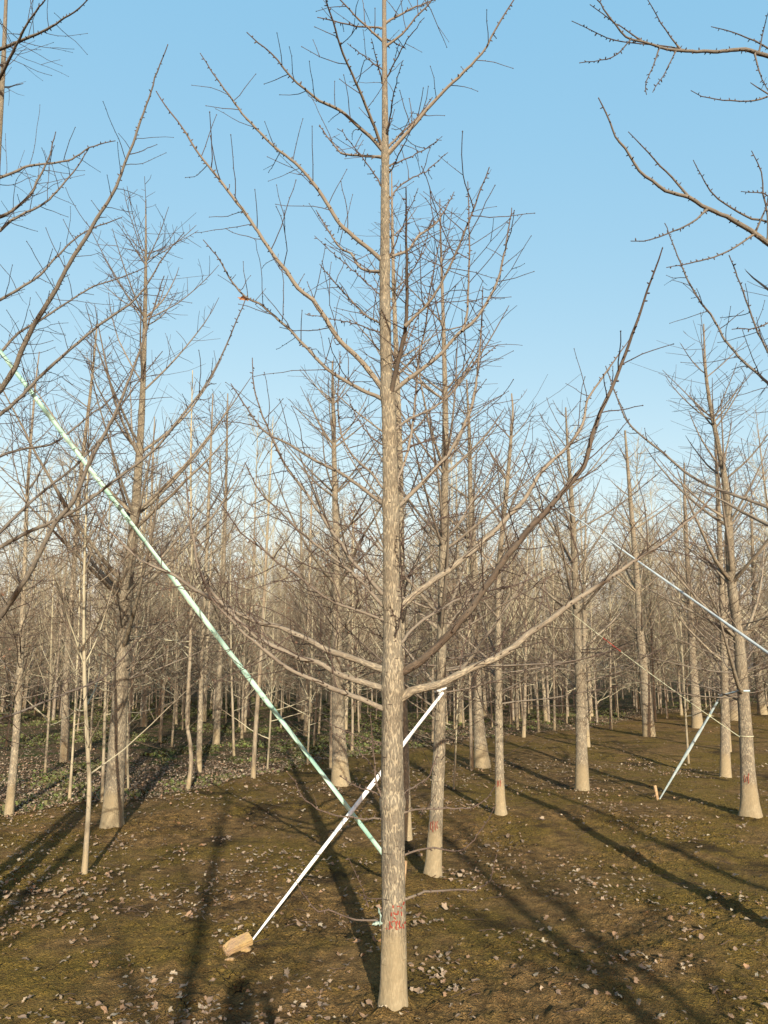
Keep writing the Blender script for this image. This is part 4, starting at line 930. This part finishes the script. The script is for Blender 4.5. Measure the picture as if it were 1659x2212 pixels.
# scrap of mint film tied round the middle trunk's shoot
def scrap():
    rg_ = np.random.RandomState(6); base = P(822, 1975, Y1 - .04); T = Tubes(); V, Q = [], []
    for (x0, y0), (x1, y1), wd in (((824, 1985), (816, 1960), .011), ((826, 1994), (803, 1997), .02), ((822, 1982), (820, 2000), .007)):
        a = P(x0, y0, Y1 - .05); b = P(x1, y1, Y1 - .07); t = unit(b - a); s = unit(np.cross(t, [0, 1, .2])); n0 = len(V)
        for i in range(9):
            f = i / 8; ww = wd * (.25 + 1.1 * math.sin(f * 2.9 + .15)) * .5; c = a + (b - a) * f + rg_.normal(0, .0015, 3)
            for u, v in ((-1, 0), (0, .004), (1, 0), (0, .0055)): V.append(c + s * ww * u + np.array([0, -1, 0]) * (v + .004 * math.sin(i * 1.7)) - base)
        for i in range(8):
            for k in range(4): q = n0 + i * 4; Q.append([q + k, q + (k + 1) % 4, q + 4 + (k + 1) % 4, q + 4 + k])
    o = link("plastic_scrap", mk_mesh("plastic_scrap", np.array(V), np.array(Q), smooth=False), M_PLASTIC, None, tuple(base))
    tag(o, "torn scrap of mint film caught beside the red marks on the middle tree", "plastic scrap")
scrap()
def hung_leaf():
    V, T = LEAFV[3]; m_ = plain("orange_dry_leaf", (.2, .08, .03), (.28, .13, .05), 60, .7); me = mk_mesh("hanging_leaf", V * 1.1, T, smooth=False)
    o = link("hanging_leaf", me, m_, None, tuple(P(525, 648, Y1 + .42))); o.rotation_euler = (1.3, .3, .2); tag(o, "single orange dead leaf caught on a thin limb in the left sky", "leaf")
hung_leaf()

# ------------------------------------------------------------------ the photographer, who stands behind the camera and throws the shadow at the bottom edge
def person():
    x0, y0 = 0.05, -.42; z0 = gz(x0, y0)
    cloth = plain("dark_coat", (.02, .025, .04), (.04, .045, .06), 30, .9); skin = plain("skin", (.5, .3, .22), (.56, .35, .26), 20, .6); trs = plain("dark_trousers", (.03, .03, .035), (.05, .05, .055), 30, .9); hairm = plain("black_hair", (.01, .009, .008), (.025, .02, .018), 80, .5)
    root_ = empty("person", (x0, y0, z0), "person in dark coat behind the camera, seen only as a shadow at the bottom", "person")
    def skinned(name, joints, edges, mat, lvl=1, rootv=0):
        me = bpy.data.meshes.new(name); me.from_pydata([j[0] for j in joints], edges, []); o = bpy.data.objects.new(name, me); COL.objects.link(o); o.parent = root_
        md = o.modifiers.new("Skin", 'SKIN'); sv = me.skin_vertices[0].data
        for i, j in enumerate(joints): sv[i].radius = (j[1], j[2] if len(j) > 2 else j[1]); sv[i].use_root = (i == rootv)
        s = o.modifiers.new("Sub", 'SUBSURF'); s.levels = lvl; s.render_levels = lvl; me.materials.append(mat); return o
    J = [((0, 0, .95), .14, .10), ((0, 0, 1.15), .13, .10), ((0, .01, 1.36), .15, .10), ((0, .01, 1.46), .055), ((0, .03, 1.53), .055), ((0, .05, 1.60), .075, .09), ((0, .05, 1.68), .078, .095), ((0, .04, 1.75), .05, .06)]; E = [(i, i + 1) for i in range(7)]
    for s in (-1, 1):
        n = len(J); J += [((s * .10, 0, .90), .085), ((s * .11, .01, .50), .055), ((s * .11, -.01, .10), .04), ((s * .12, .08, .04), .038), ((s * .12, .17, .03), .025)]; E += [(0, n), (n, n + 1), (n + 1, n + 2), (n + 2, n + 3), (n + 3, n + 4)]
        n = len(J); J += [((s * .18, 0, 1.40), .055), ((s * .24, .12, 1.20), .042), ((s * .10, .32, 1.46), .028), ((s * .085, .35, 1.53), .024)]; E += [(2, n), (n, n + 1), (n + 1, n + 2), (n + 2, n + 3)]
        for k in range(5):
            m0 = len(J)
            if k < 4:
                dx = (k - 1.5) * .0; J += [((s * .078, .365, 1.50 + k * .02), .009), ((s * .06, .385, 1.502 + k * .02), .008), ((s * (.035 - .003 * k), .383, 1.502 + k * .02), .007)]
            else: J += [((s * .065, .33, 1.55), .010), ((s * .04, .335, 1.57), .009), ((s * .02, .34, 1.575), .008)]
            E += [(n + 3, m0), (m0, m0 + 1), (m0 + 1, m0 + 2)]
    J += [((0, .145, 1.63), .012), ((0, .155, 1.615), .011)]; E += [(5, len(J) - 2), (len(J) - 2, len(J) - 1)]
    skinned("body", J, E, skin)
    Jc = [((0, 0, .80), .19, .13), ((0, 0, 1.0), .17, .13), ((0, 0, 1.2), .17, .13), ((0, .01, 1.38), .17, .115), ((0, .01, 1.46), .075)]; Ec = [(0, 1), (1, 2), (2, 3), (3, 4)]
    for s in (-1, 1): n = len(Jc); Jc += [((s * .19, 0, 1.40), .075), ((s * .25, .12, 1.20), .06), ((s * .12, .30, 1.44), .042)]; Ec += [(3, n), (n, n + 1), (n + 1, n + 2)]
    skinned("coat", Jc, Ec, cloth)
    Jt = [((0, 0, .93), .16, .12)]; Et = []
    for s in (-1, 1): n = len(Jt); Jt += [((s * .10, 0, .86), .10), ((s * .11, .01, .5), .075), ((s * .11, 0, .1), .065)]; Et += [(0, n), (n, n + 1), (n + 1, n + 2)]
    skinned("trousers", Jt, Et, trs)
    skinned("hair", [((0, .0, 1.62), .075, .06), ((0, .02, 1.71), .09, .095), ((0, .03, 1.76), .07, .08)], [(0, 1), (1, 2)], hairm)
    bm = bmesh.new(); bmesh.ops.create_cube(bm, size=1); bmesh.ops.scale(bm, vec=(.075, .009, .155), verts=bm.verts); bmesh.ops.bevel(bm, geom=bm.edges[:], offset=.003, segments=2, affect='EDGES')
    me = bpy.data.meshes.new("phone"); bm.to_mesh(me); bm.free(); o = link("phone", me, plain("phone_black", (.01, .01, .012), (.015, .015, .018), 5, .3), None, (0.0, -.035, 1.575)); o.rotation_euler = (PITCH, 0, 0)
    tag(o, "black phone held up behind the viewpoint, outside the photo", "phone")
person()
